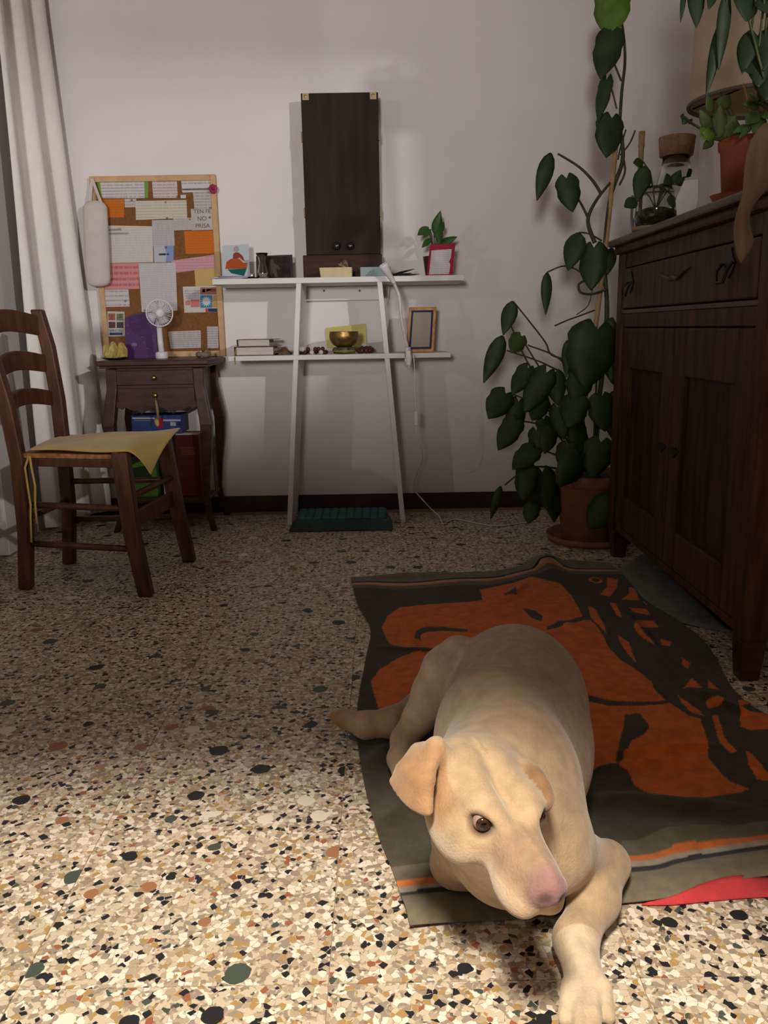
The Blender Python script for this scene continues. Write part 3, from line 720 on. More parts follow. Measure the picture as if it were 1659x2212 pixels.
# ------------------------------------------------------------------ dog
def sdf_mesh(prims, h, zmin, smooth_it=2):
    lo = np.array([1e9]*3); hi = -lo
    for q in prims:
        if q[0] == 'cone':
            for c, r in ((q[1], q[3]), (q[2], q[4])):
                lo = np.minimum(lo, np.array(c)-r-0.02); hi = np.maximum(hi, np.array(c)+r+0.02)
        elif q[0] == 'ell':
            r = max(q[2]); lo = np.minimum(lo, np.array(q[1])-r-0.02); hi = np.maximum(hi, np.array(q[1])+r+0.02)
    lo[2] = max(lo[2], zmin-2*h)
    n = np.ceil((hi-lo)/h).astype(int)+1
    D = np.full(n, 0.08, np.float32)
    ax = [lo[i]+h*np.arange(n[i]) for i in range(3)]
    for q in prims:
        k = q[-1]; mg = k+0.03
        if q[0] == 'cone':
            a, b = np.array(q[1]), np.array(q[2]); r1, r2 = q[3], q[4]
            l = np.minimum(a-r1, b-r2)-mg; u_ = np.maximum(a+r1, b+r2)+mg
        else:
            a = np.array(q[1]); r = max(q[2]); l = a-r-mg; u_ = a+r+mg
        i0 = np.clip(np.floor((l-lo)/h).astype(int), 0, n-1); i1 = np.clip(np.ceil((u_-lo)/h).astype(int)+1, 1, n)
        sl = tuple(slice(i0[i], i1[i]) for i in range(3))
        X, Y, Z = np.meshgrid(ax[0][sl[0]], ax[1][sl[1]], ax[2][sl[2]], indexing='ij')
        if q[0] == 'cone':
            ba = b-a; L2 = ba@ba+1e-12
            t = np.clip(((X-a[0])*ba[0]+(Y-a[1])*ba[1]+(Z-a[2])*ba[2])/L2, 0, 1)
            d = np.sqrt((X-a[0]-t*ba[0])**2+(Y-a[1]-t*ba[1])**2+(Z-a[2]-t*ba[2])**2)-(r1+(r2-r1)*t)
        else:
            R = q[3]; rr = q[2]
            px, py, pz = X-a[0], Y-a[1], Z-a[2]
            e = [(px*R[i][0]+py*R[i][1]+pz*R[i][2]) for i in range(3)]
            k0 = np.sqrt(sum((e[i]/rr[i])**2 for i in range(3))); k1 = np.sqrt(sum((e[i]/rr[i]**2)**2 for i in range(3)))+1e-9
            d = k0*(k0-1)/k1
        sub = D[sl]
        if q[0] == 'ell' and q[4] == 'sub':
            d2 = -d; hh = np.clip(0.5-0.5*(d2-sub)/max(k, 1e-6)*-1, 0, 1)
            hh = np.clip(0.5+0.5*(d2-sub)/max(k, 1e-6), 0, 1)
            D[sl] = sub*(1-hh)+d2*hh+k*hh*(1-hh)
        else:
            hh = np.clip(0.5+0.5*(d-sub)/max(k, 1e-6), 0, 1)
            D[sl] = d*(1-hh)+sub*hh-k*hh*(1-hh)
    D = np.maximum(D, (zmin-ax[2])[None, None, :].astype(np.float32))
    s = D < 0
    cn = np.zeros(n-1, np.int8)
    offs = [(i, j, k) for i in (0, 1) for j in (0, 1) for k in (0, 1)]
    for (i, j, k) in offs: cn += s[i:n[0]-1+i, j:n[1]-1+j, k:n[2]-1+k]
    act = (cn > 0) & (cn < 8); ids = np.argwhere(act)
    idm = -np.ones(n-1, np.int64); idm[act] = np.arange(len(ids))
    acc = np.zeros((len(ids), 3)); w = np.zeros(len(ids))
    for a_ in offs:
        for axn in range(3):
            if a_[axn] == 1: continue
            b_ = list(a_); b_[axn] = 1
            va = D[ids[:, 0]+a_[0], ids[:, 1]+a_[1], ids[:, 2]+a_[2]]; vb = D[ids[:, 0]+b_[0], ids[:, 1]+b_[1], ids[:, 2]+b_[2]]
            c = (va < 0) != (vb < 0)
            t = np.where(c, va/(va-vb+1e-12), 0)
            for m in range(3):
                acc[:, m] += np.where(c, a_[m]+(t if m == axn else 0), 0)
            w += c
    V = lo+h*(ids+acc/w[:, None])
    faces = []
    for axn in range(3):
        o1, o2 = (axn+1) % 3, (axn+2) % 3
        sa = [slice(0, n[i]) for i in range(3)]; sb = list(sa); sa[axn] = slice(0, n[axn]-1); sb[axn] = slice(1, n[axn])
        ch = s[tuple(sa)] != s[tuple(sb)]
        E = np.argwhere(ch); E = E[(E[:, o1] > 0) & (E[:, o2] > 0) & (E[:, o1] < n[o1]-1) & (E[:, o2] < n[o2]-1)]
        inside = s[E[:, 0], E[:, 1], E[:, 2]]
        def cell(d1, d2):
            c = E.copy(); c[:, o1] -= d1; c[:, o2] -= d2; return idm[c[:, 0], c[:, 1], c[:, 2]]
        q = np.stack([cell(1, 1), cell(0, 1), cell(0, 0), cell(1, 0)], 1)
        q = np.where(inside[:, None], q, q[:, ::-1]); faces.append(q)
    Fq = np.concatenate(faces); Fq = Fq[(Fq >= 0).all(1)]
    # Laplacian smoothing
    e = np.concatenate([Fq[:, [0, 1]], Fq[:, [1, 2]], Fq[:, [2, 3]], Fq[:, [3, 0]]]); e = np.concatenate([e, e[:, ::-1]])
    deg = np.bincount(e[:, 0], minlength=len(V)).astype(float)
    for _ in range(smooth_it):
        nb = np.stack([np.bincount(e[:, 0], weights=V[e[:, 1], m], minlength=len(V)) for m in range(3)], 1)/deg[:, None]
        V = V*0.4+nb*0.6
    return V, Fq

def dog():
    I3 = np.eye(3)
    P = []
    def cone(a, b, r1, r2, k=0.03): P.append(('cone', tuple(a), tuple(b), r1, r2, k))
    def chain(pts, k=0.03):
        for (p, r1), (q, r2) in zip(pts, pts[1:]): cone(p, q, r1, r2, k)
    def ell(c, r, R=I3, op='add', k=0.03): P.append(('ell', tuple(c), tuple(r), np.array(R), op, k))
    def px(x, y, z): return tuple(at(x, y, 'z', z))
    ZF = 0.016
    def rotz(a):
        c, s_ = math.cos(a), math.sin(a); return np.array([[c, s_, 0], [-s_, c, 0], [0, 0, 1]])
    # trunk
    ell((0.258, 1.485, 0.130), (0.116, 0.160, 0.128), rotz(0.1), k=0.05)      # rump
    ell((0.228, 1.33, 0.142), (0.112, 0.20, 0.142), rotz(0.15), k=0.09)      # belly
    ell((0.172, 1.14, 0.160), (0.086, 0.17, 0.150), rotz(0.25), k=0.09)      # chest
    ell((0.160, 1.03, 0.180), (0.085, 0.10, 0.115), k=0.05)                  # withers
    # head frame: S centre of skull, m along the muzzle, u up, l towards image left
    S = Vector((0.1170, 0.8815, 0.2840)); m = Vector((0.3211, -0.9374, -0.1346)).normalized()
    u = Vector((0.1659, -0.0842, 0.9825)); l = m.cross(u).normalized(); u = l.cross(m).normalized()
    R = np.array([tuple(l), tuple(m), tuple(u)])
    def H(a, b, c): return S+l*a+m*b+u*c
    # neck
    cone((0.160, 1.05, 0.205), H(0.002, -0.045, -0.014), 0.090, 0.056, 0.045)
    cone((0.165, 1.01, 0.130), H(0, -0.01, -0.045), 0.075, 0.040, 0.04)
    # shoulder and left foreleg
    cone((0.185, 1.03, 0.170), (0.214, 1.000, 0.140), 0.056, 0.052, 0.04)
    E_ = Vector(px(1312, 1866, 0.054))
    cone((0.210, 0.995, 0.135), E_, 0.047, 0.028, 0.03)
    cone(E_, px(1340, 1876, 0.042), 0.028, 0.013, 0.012)
    Wr = Vector(px(1243, 2030, 0.040)); Pw = Vector(px(1258, 2096, 0.034))
    M1 = E_.lerp(Wr, 0.5)+Vector((0.003, 0, 0.0))
    chain([(E_, 0.030), (M1, 0.0320), (Wr, 0.0255)], 0.016)
    chain([(Wr, 0.0255), (Pw, 0.0245)], 0.02)
    toes = ((1220, 0.026, 2200), (1252, 0.030, 2222), (1285, 0.030, 2222), (1315, 0.024, 2196))
    kns = []
    for tx, tz, ty in toes:
        kn = Vector(px(1228+(tx-1220)*0.80, 2130, 0.036)); kns.append(kn)
        cone(Pw, kn, 0.017, 0.0100, 0.008)
    for kn, (tx, tz, ty) in zip(kns, toes):
        tp = Vector(px(tx, ty, tz)); dn = Vector((0, 0, -0.012))
        cone(kn, tp, 0.0098, 0.0088, 0.0012)
        cone(kn+dn, tp+dn, 0.0088, 0.0085, 0.0012)
    # right foreleg, folded under the chin
    cone((0.110, 1.06, 0.12), px(985, 1862, 0.052), 0.050, 0.036, 0.03)
    cone(px(985, 1862, 0.046), px(1055, 1885, 0.040), 0.036, 0.029, 0.015)
    # right hind leg lying over to the left
    chain([(px(990, 1414, 0.215), 0.037), (px(963, 1448, 0.19), 0.044), (px(937, 1498, 0.145), 0.041), (px(905, 1550, 0.095), 0.030), (px(872, 1598, 0.052), 0.024)], 0.012)
    chain([(px(872, 1598, 0.052), 0.024), (px(862, 1640, 0.040), 0.021), (px(878, 1690, 0.034), 0.022)], 0.012)
    # tail
    chain([((0.15, 1.60, 0.09), 0.036), (px(905, 1530, 0.062), 0.031), (px(850, 1560, 0.056), 0.029), (px(790, 1566, 0.052), 0.025), (px(745, 1553, 0.050), 0.018), (px(722, 1547, 0.050), 0.011)], 0.015)
    # skull
    ell(H(0, -0.014, -0.006), (0.055, 0.060, 0.045), R, k=0.03)
    for sgn in (1, -1):
        ell(H(sgn*0.025, 0.034, 0.016), (0.024, 0.034, 0.018), R, k=0.016)
        ell(H(0.044 if sgn > 0 else -0.038, 0.014 if sgn > 0 else 0.006, -0.025), (0.028, 0.050, 0.037) if sgn > 0 else (0.024, 0.044, 0.034), R, k=0.02)
    cone(H(0, 0.045, -0.014), H(0, 0.120, -0.018), 0.037, 0.0275, 0.022)
    cone(H(0, 0.040, 0.002), H(0, 0.142, -0.002), 0.021, 0.0170, 0.014)
    for sgn in (1, -1):
        ell(H(sgn*0.016, 0.110, -0.032), (0.020, 0.038, 0.023), R, k=0.012)
    cone(H(0, 0.02, -0.040), H(0, 0.110, -0.048), 0.033, 0.016, 0.012)
    ell(H(0, 0.146, -0.006), (0.0215, 0.0135, 0.0155), R, k=0.006)
    ell(H(0, 0.04, 0.054), (0.0045, 0.056, 0.033), R, 'sub', 0.022)         # median furrow
    for sgn in (1, -1):
        ell(H(sgn*0.0105, 0.1590, -0.008), (0.0050, 0.0055, 0.0045), R, 'sub', 0.003)
        ell(H(sgn*0.0400, 0.060, 0.008), (0.0150, 0.0170, 0.0095), R, 'sub', 0.008)
    # ears: flaps sampled as fans of thin cones
    def flap(b0, b1, t0, t1, r, mid=None):
        b0, b1, t0, t1 = map(Vector, (b0, b1, t0, t1))
        for i in range(11):
            w = i/10; a = b0.lerp(b1, w); c = t0.lerp(t1, w)+(t0-t1)*0.0
            bulge = Vector(mid)*math.sin(math.pi*(0.2+0.6*w)) if mid else Vector((0, 0, 0))
            mm = a.lerp(c, 0.45)+bulge
            c = c+(c-a)*0.12*math.sin(math.pi*w)
            chain([(a, r*1.15), (mm, r), (c, r*0.8)], 0.006)
    a0 = tuple(at(944, 1612, 'y', 0.893)); a1 = tuple(at(898, 1618, 'y', 0.925))
    flap(a0, a1, at(928, 1756, 'y', 0.832), at(846, 1688, 'y', 0.892), 0.0056, (-0.008, -0.022, 0.004))
    cone(H(0.040, -0.030, 0.016), a0, 0.024, 0.010, 0.014)
    b0 = tuple(H(-0.052, -0.022, 0.012)); b1 = tuple(H(-0.050, -0.050, 0.012))
    flap(b0, b1, at(1170, 1745, 'y', 0.850), at(1182, 1700, 'y', 0.885), 0.0060, (0.012, -0.008, 0.006))
    cone(H(-0.036, -0.030, 0.008), b0, 0.020, 0.010, 0.014)

    V, Fq = sdf_mesh(P, 0.0036, ZF, 2)
    # coat colours
    base = np.array((0.375, 0.268, 0.158)); colr = np.tile(base, (len(V), 1))
    def blend(c, wgt):
        nonlocal colr
        wgt = np.clip(wgt, 0, 1)[:, None]; colr = colr*(1-wgt)+np.array(c)*wgt
    hl = (V-np.array(S))@R.T
    def near(c, r, soft=0.5):
        d = np.linalg.norm(V-np.array(c), axis=1); return np.clip((r-d)/(r*soft), 0, 1)
    blend((0.31, 0.215, 0.125), np.clip((V[:, 2]-0.24)/0.06, 0, 1)*np.clip((V[:, 1]-0.96)/0.05, 0, 1)*0.7)
    blend((0.52, 0.42, 0.30), np.clip((0.10-np.abs(hl[:, 1]-0.06))/0.05, 0, 1)*np.clip((hl[:, 2]*-1-0.010)/0.02, 0, 1)*(V[:, 1] < 0.93)*0.75)
    mz = np.clip((hl[:, 1]-0.06)/0.03, 0, 1)*np.clip((hl[:, 2]+0.022)/0.012, 0, 1)*(V[:, 1] < 0.9)*(V[:, 2] > 0.1)
    blend((0.25, 0.155, 0.095), mz*0.75)
    # ears
    for c in (at(895, 1690, 'y', 0.880), at(870, 1680, 'y', 0.890), at(925, 1650, 'y', 0.87), at(922, 1725, 'y', 0.845)):
        blend((0.30, 0.165, 0.075), near(c, 0.042)*(hl[:, 0] > 0.052)*0.8)
    for c in (at(1160, 1680, 'y', 0.875), at(1150, 1640, 'y', 0.89), at(1170, 1725, 'y', 0.86)):
        blend((0.22, 0.12, 0.055), near(c, 0.036)*(hl[:, 0] < -0.046)*0.9)
    # nose leather
    nz = np.clip((0.034-np.linalg.norm((V-np.array(H(0, 0.152, -0.004)))*1.0, axis=1))/0.014, 0, 1)*(hl[:, 1] > 0.127)*(hl[:, 2] > -0.024)
    blend((0.23, 0.125, 0.11), nz)
    for sgn in (1, -1):
        blend((0.10, 0.045, 0.035), near(H(sgn*0.0105, 0.1575, -0.007), 0.0105, 0.6))
        blend((0.06, 0.028, 0.016), near(H(sgn*0.0365, 0.055, 0.0085), 0.0178, 0.42))
    # mouth line
    blend((0.16, 0.09, 0.06), np.clip(1-np.abs(hl[:, 2]+0.0405+0.05*np.clip(hl[:, 1]-0.1, 0, 1))/0.003, 0, 1)*(hl[:, 1] > 0.06)*(V[:, 1] < 0.9)*0.7)
    # tail tip
    blend((0.33, 0.19, 0.08), np.clip((-0.075-V[:, 0])/0.02, 0, 1)*(V[:, 1] > 1.4))
    # paler inner side of the hind leg
    for c_, r_ in ((px(965, 1440, 0.2), 0.07), (px(925, 1515, 0.13), 0.07)):
        blend((0.56, 0.46, 0.33), near(c_, r_, 0.35)*(V[:, 1] > 1.35)*(V[:, 0] < 0.16)*0.8)
    me = bpy.data.meshes.new('dog_body')
    root = thing('dog', 'yellow short-haired dog lying on the orange and olive towel', 'dog', (0.2, 1.2, ZF))
    off = np.array((0.2, 1.2, ZF))
    me.from_pydata((V-off).tolist(), [], Fq.tolist())
    ca = me.color_attributes.new('col', 'FLOAT_COLOR', 'POINT')
    ca.data.foreach_set('color', np.concatenate([colr, np.ones((len(V), 1))], 1).astype(np.float32).ravel())
    for p in me.polygons: p.use_smooth = True
    me.materials.append(attr_mat('dog_coat', 'col', 0.75, 0.55, 300, 0.25, 0.25, 0.17, 45))
    o = bpy.data.objects.new('body', me); COL.objects.link(o); o.parent = root
    # eyes
    M_eye = mat('eye_brown', (0.035, 0.014, 0.006), 0.06, spec=0.8); M_pup = mat('pupil', (0.004, 0.004, 0.004), 0.05, spec=0.8); M_scl = mat('eye_white', (0.30, 0.20, 0.16), 0.2, spec=0.6)
    for sgn in (1, -1):
        c = H(sgn*0.0335, 0.0515, 0.0085)
        ey = MB().ell(c, 0.0108, 20, 14).build('eye', M_scl, root, smooth=True)
        look = (l*sgn*0.75+m*0.75+u*0.12).normalized()
        look = (look+Vector((0.45, -0.2, -0.05))).normalized()
        q = look.to_track_quat('Z', 'Y').to_matrix().to_4x4()
        MB().lathe([(0.0002, 0.0113), (0.003, 0.0110), (0.0058, 0.0098), (0.0078, 0.0081), (0.0084, 0.0070)], seg=20, M=Matrix.Translation(c) @ q, caps=False).build('iris', M_eye, ey, smooth=True)
        MB().lathe([(0.0002, 0.0117), (0.0022, 0.0115), (0.0040, 0.0108)], seg=16, M=Matrix.Translation(c) @ q, caps=False).build('pupil', M_pup, ey, smooth=True)
dog()

# ------------------------------------------------------------------ things on the shelf unit
ZT1, ZT2 = 1.0285, 0.7205
def sheet(quad, y, th=0.0012, toward=True):
    return [at(px, py, 'y', y) for px, py in quad], Vector((0, th, 0))
def lined(name, col, ink=(0.25, 0.22, 0.22), scale=26.0, w=0.42, cover=0.75, axis='Z'):
    """paper with rows of writing"""
    m = bpy.data.materials.new(name); m.use_nodes = True
    nt = m.node_tree; N = nt.nodes; L = nt.links; b = N['Principled BSDF']; b.inputs['Roughness'].default_value = 0.85; b.inputs['Specular IOR Level'].default_value = 0.15
    tc = N.new('ShaderNodeTexCoord'); wv = N.new('ShaderNodeTexWave'); wv.wave_type = 'BANDS'; wv.bands_direction = axis; wv.inputs['Scale'].default_value = scale; wv.inputs['Distortion'].default_value = 0.15
    L.new(tc.outputs['Object'], wv.inputs['Vector'])
    a = N.new('ShaderNodeMath'); a.operation = 'GREATER_THAN'; a.inputs[1].default_value = 1-w; L.new(wv.outputs['Fac'], a.inputs[0])
    mp = N.new('ShaderNodeMapping'); mp.inputs['Scale'].default_value = (260, 1, 20); L.new(tc.outputs['Object'], mp.inputs[0])
    nz = N.new('ShaderNodeTexNoise'); nz.inputs['Scale'].default_value = 1; nz.inputs['Detail'].default_value = 2; L.new(mp.outputs[0], nz.inputs['Vector'])
    g = N.new('ShaderNodeMath'); g.operation = 'LESS_THAN'; g.inputs[1].default_value = 0.35+0.3*cover; L.new(nz.outputs['Fac'], g.inputs[0])
    mu = N.new('ShaderNodeMath'); mu.operation = 'MULTIPLY'; L.new(a.outputs[0], mu.inputs[0]); L.new(g.outputs[0], mu.inputs[1])
    f = N.new('ShaderNodeMath'); f.operation = 'MULTIPLY'; f.inputs[1].default_value = 0.55; L.new(mu.outputs[0], f.inputs[0])
    mx = N.new('ShaderNodeMix'); mx.data_type = 'RGBA'; mx.inputs[6].default_value = (*col, 1); mx.inputs[7].default_value = (*ink, 1); L.new(f.outputs[0], mx.inputs[0]); L.new(mx.outputs[2], b.inputs['Base Color'])
    return m
def flat(name, col, r=0.8): return mat(name, col, r, spec=0.2)
def qd(x0, y0, x1, y1): return [(x0, y0), (x1, y0), (x1, y1), (x0, y1)]
def slab(quad, y, m, name, parent=None, th=0.0012, org=None, bevel=0):
    p = [at(px, py, 'y', y) for px, py in quad]
    return MB().prism(p, (0, th, 0)).build(name, m, parent, org=org if org is not None else (None if parent is not None else sum(p, Vector())/len(p)), bevel=bevel)

def top_shelf_things():
    # leaflets
    cols = [(0.42, 0.40, 0.55), (0.60, 0.58, 0.62), (0.30, 0.28, 0.42)]
    labs = ['lilac leaflet at the bottom of the small pile on the left shelf end', 'pale leaflet in the middle of the small pile on the left shelf end', 'dark lilac leaflet on top of the small pile on the left shelf end']
    for k in range(3):
        c = Vector((-0.612+0.012*k, 3.555, ZT1+0.0012+0.0042*k)); M = Matrix.Translation(c) @ Matrix.Rotation(0.25*k-0.2, 4, 'Z')
        tag(MB().obox(M, (0.135, 0.09, 0.0028)).build('leaflet', flat('leaflet%d' % k, cols[k]), None, org=c), labs[k], 'leaflet', 'leaflets piled on the left end of the top shelf')
    # picture card with a seated figure
    y = 3.68
    p = at(509, 565, 'y', y)
    t = thing('picture_card', 'pale blue card picturing a seated figure in an orange robe', 'card', (p.x, y, ZT1))
    slab([(480, 531), (537, 527), (540, 600), (482, 600)], y, flat('card_sky', (0.50, 0.56, 0.60)), 'card', t, 0.003)
    yy = y-0.0016
    slab([(487, 581), (489, 566), (497, 560), (508, 557), (518, 560), (525, 567), (534, 568), (533, 580)], yy, flat('robe', (0.42, 0.085, 0.025)), 'robe', t, 0.0015)
    slab([(503, 558), (504, 548), (510, 545), (516, 546), (524, 553), (529, 565), (524, 562), (517, 556), (512, 560)], yy-0.001, flat('robe_red', (0.28, 0.05, 0.035)), 'shawl', t, 0.0015)
    slab([(505, 542), (505, 534), (509, 531), (514, 532), (516, 537), (515, 543), (511, 546)], yy-0.001, flat('skin', (0.42, 0.36, 0.36)), 'head', t, 0.0015)
    slab([(492, 582), (533, 580), (527, 596), (500, 590)], yy-0.001, flat('teal_seat', (0.01, 0.11, 0.09)), 'seat', t, 0.0015)
    # tealight
    c = at(544, 598, 'y', 3.56); c.z = ZT1
    t = thing('tealight', 'silver tealight cup on a small dark dish beside the glass vase', 'candle', c)
    MB().lathe([(0.016, 0), (0.026, 0.002), (0.027, 0.007), (0.020, 0.006)], c, 20).build('dish', M_iron, t, smooth=True)
    MB().lathe([(0.012, 0.0065), (0.0125, 0.023), (0.0118, 0.023), (0.0113, 0.012)], c, 20).build('cup', mat('alu', (0.85, 0.85, 0.86), 0.25, metal=1), t, smooth=True)
    # glass vase
    c = at(568, 598, 'y', 3.57); c.z = ZT1
    o = MB().lathe([(0.018, 0), (0.021, 0.004), (0.022, 0.03), (0.016, 0.055), (0.013, 0.066), (0.017, 0.085), (0.026, 0.103), (0.0245, 0.103), (0.0155, 0.085), (0.0115, 0.066), (0.0145, 0.055), (0.0195, 0.03), (0.018, 0.007)], c, 28).build('glass_vase', M_glass, None, smooth=True, org=c)
    tag(o, 'small clear glass vase with a flared rim on the top shelf', 'vase')
    # dark framed photograph
    y = 3.70; p = at(593, 590, 'y', y)
    t = thing('photo_frame', 'dark landscape photograph in a thin purple-black frame behind the vase', 'picture frame', (p.x, y, ZT1))
    slab([(553, 553), (631, 550), (633, 602), (554, 602)], y, flat('frame_dark', (0.04, 0.028, 0.04), 0.7), 'frame', t, 0.012, bevel=0.001)
    slab([(559, 557), (626, 554), (628, 600), (560, 600)], y-0.0012, mat('dim_photo', (0.030, 0.023, 0.020), 0.8, 0.4, 40, spec=0.1), 'photo', t, 0.001)
    slab([(582, 569), (583, 562), (587, 559), (591, 562), (592, 568), (598, 572), (605, 578), (603, 583), (597, 580), (599, 598), (594, 598), (590, 588), (587, 598), (583, 590)], y-0.002, flat('photo_figure', (0.075, 0.065, 0.06)), 'photo_figure', t, 0.0008)
    # tall dark cabinet on the wall above its plinth
    yf = 3.675
    tl, br = at(653, 201, 'y', yf), at(822, 549, 'y', yf)
    t = thing('wall_cabinet', 'tall narrow black wooden cabinet standing on the top shelf', 'cabinet', ((tl.x+br.x)/2, 3.73, ZT1))
    a, b = at(654, 550, 'y', yf-0.012), at(825, 550, 'y', yf-0.012)
    MB().box((a.x, yf-0.012, ZT1), (b.x, YB-0.003, a.z-0.003)).build('plinth', mat('plinth_wood', (0.050, 0.024, 0.017), 0.6, 0.3, 20, stretch=(0.5, 3, 3), spec=0.15), t, bevel=0.0025)
    q = [at(652, 201, 'y', yf), at(816, 198, 'y', yf), at(823, 549, 'y', yf), at(659, 550, 'y', yf)]
    x0, x1 = (q[0].x+q[3].x)/2, (q[1].x+q[2].x)/2; z1, z0 = (q[0].z+q[1].z)/2, a.z-0.002
    MB().box((x0, yf+0.006, z0), (x1, YB-0.003, z1)).build('box', M_black, t, bevel=0.003)
    dd = MB().box((x0+0.001, yf, z0+0.001), (x1-0.001, yf+0.007, z1-0.001)).build('front_board', M_black, t, bevel=0.002)
    for px in (728, 757):
        c = at(px, 532, 'y', yf)
        MB().lathe([(0.006, 0), (0.005, 0.008), (0.013, 0.013), (0.016, 0.020), (0.012, 0.027), (0.004, 0.029)], seg=20, M=Matrix.Translation(c) @ Matrix.Rotation(math.pi/2, 4, 'X')).build('knob', mat('knob_black', (0.012, 0.014, 0.016), 0.25, spec=0.6), dd, smooth=True)
    for px, py in ((660, 209), (806, 207)):
        c = at(px, py, 'y', yf)
        MB().box((c.x-0.013, yf-0.002, c.z-0.013), (c.x+0.013, yf, c.z+0.013)).lathe([(0.007, 0.002), (0.0075, 0.005), (0.004, 0.006)], seg=14, M=Matrix.Translation(c) @ Matrix.Rotation(math.pi/2, 4, 'X')).build('corner_plate', mat('old_brass', (0.30, 0.24, 0.15), 0.45, metal=0.7), dd)
    for sx, zz in ((x0, 0.74), (x1, 0.74), (x0, 0.27), (x1, 0.27)):
        z = z0+(z1-z0)*zz
        MB().box((sx-0.004, yf+0.004, z-0.02), (sx+0.004, yf+0.02, z+0.02)).build('hinge', mat('hinge_brass', (0.16, 0.10, 0.04), 0.5, metal=0.6), t, bevel=0.001)
    # cream box with a dried flower head
    yb_ = 3.535; a, b = at(690, 578, 'y', yb_), at(760, 597, 'y', yb_)
    o = MB().hexa([(a.x+0.004, yb_, ZT1), (b.x, yb_, ZT1), (b.x, yb_+0.09, ZT1), (a.x+0.004, yb_+0.09, ZT1), (a.x-0.001, yb_, a.z), (b.x+0.001, yb_, a.z), (b.x+0.001, yb_+0.09, a.z), (a.x-0.001, yb_+0.09, a.z)]).build('cream_box', mat('cream_card', (0.60, 0.50, 0.30), 0.8, 0.08, 30), None, bevel=0.002, org=((a.x+b.x)/2, 3.58, ZT1))
    tag(o, 'low cream box on the top shelf in front of the black cabinet', 'box')
    rnd = random.Random(3); c = at(742, 574, 'y', 3.575); c.z = a.z
    t = thing('dried_flower', 'crumpled dried flower head lying on the cream box', 'flower', c)
    mm = mat('dried_petal', (0.28, 0.21, 0.11), 0.9, 0.4, 60)
    for k in range(13):
        an = rnd.uniform(0, 6.28); el = rnd.uniform(0.15, 1.3); ln = rnd.uniform(0.02, 0.036)
        d = Vector((math.cos(an)*math.cos(el), 0.7*math.sin(an)*math.cos(el), math.sin(el)))
        b0 = c+Vector((rnd.uniform(-0.024, 0.018), 0, 0.002)); sdv = d.cross(Vector((0.3, 0.2, 1))).normalized()*0.009
        P = [[b0+d*ln*s+sdv*w*math.sin(math.pi*(0.15+0.8*s))+Vector((0, 0, 0.004*math.cos(3*w))) for w in (-1, -0.3, 0.3, 1)] for s in (0, .3, .6, .85, 1)]
        MB().grid(P, (0, 0.0008, 0)).build('petal', mm, t)
    # teal box
    yb_ = 3.55; a, b = at(778, 577, 'y', yb_), at(845, 597, 'y', yb_)
    o = MB().box((a.x, yb_, ZT1), (b.x, yb_+0.1, a.z)).build('teal_box', mat('teal_card', (0.27, 0.36, 0.36), 0.7, 0.06, 20), None, bevel=0.0015, org=((a.x+b.x)/2, 3.6, ZT1))
    tag(o, 'low pale teal box behind the clip lamp head', 'box')
    # two dark tapered pens and a third
    for k, (x0p, y0p, x1p, y1p, lab) in enumerate(((848, 586, 895, 581, 'upper dark tapered stick lying right of the teal box'), (850, 590, 890, 590, 'middle dark tapered stick lying right of the teal box'), (848, 594, 906, 592, 'lower dark tapered stick lying right of the teal box'))):
        yk = 3.62-0.022*k
        p0, p1 = at(x0p, y0p, 'y', yk), at(x1p, y1p, 'y', yk)
        p0.z = ZT1+0.003+0.007*(2-k)*0.6; p1.z = max(ZT1+0.002, p1.z)
        tag(MB().tube([p0, p0.lerp(p1, .3), p0.lerp(p1, .6), p1], [0.002, 0.0055, 0.004, 0.001], 8).build('incense_stick', flat('stick_dark%d' % k, (0.02, 0.02, 0.025), 0.6), None, smooth=True, org=p0), lab, 'stick', 'dark sticks on the top shelf')
    # red folder card with a white sheet
    y = 3.545
    p = at(955, 595, 'y', y)
    t = thing('red_card', 'red card holding a white handwritten sheet, leaning on the little plant', 'card', (p.x, y, ZT1))
    slab([(929, 529), (984, 526), (977, 594), (922, 596)], y, flat('red_card', (0.36, 0.022, 0.05)), 'card', t, 0.003)
    slab([(932, 541), (976, 538), (974, 557), (970, 565), (973, 571), (970, 592), (927, 593)], y-0.0012, lined('card_writing', (0.64, 0.60, 0.64), (0.42, 0.38, 0.45), 40, 0.3, 0.8), 'sheet', t, 0.001)
    # small plant in a brown pot
    c = Vector((at(938, 560, 'y', 3.66).x, 3.66, ZT1))
    t = thing('small_plant', 'small leafy green plant in a brown pot behind the red card', 'plant', c)
    MB().lathe([(0.033, 0), (0.038, 0.01), (0.046, 0.07), (0.048, 0.085), (0.043, 0.085), (0.041, 0.07)], c, 22).build('pot', mat('brown_glaze', (0.07, 0.025, 0.02), 0.35), t, smooth=True)
    MB().lathe([(0.001, 0.076), (0.041, 0.074)], c, 18, caps=False).build('soil', M_soil, t)
    top = c+Vector((0, 0, 0.08))
    for (bx, by, tx, ty, w) in ((938, 505, 951, 456, 22), (925, 490, 903, 506, 20), (945, 530, 986, 510, 20), (945, 490, 950, 525, 20), (930, 515, 912, 533, 14), (930, 495, 915, 512, 12), (958, 525, 970, 535, 18), (950, 500, 958, 480, 14)):
        b0, tp = at(bx, by, 'y', 3.64), at(tx, ty, 'y', 3.61)
        leaf(t, b0, tp, w/520., M_leafs, Vector((0.1*random.uniform(-1, 1), -1, 0.35)), heart=0.0, curl=0.1)
        MB().tube([top, top.lerp(b0, .6)+Vector((0, 0, 0.008)), b0], 0.0022, 6).build('stem', M_stem, t, smooth=True)
M_leafs = mat('leaf_small', (0.035, 0.095, 0.022), 0.4, 0.3, 30)

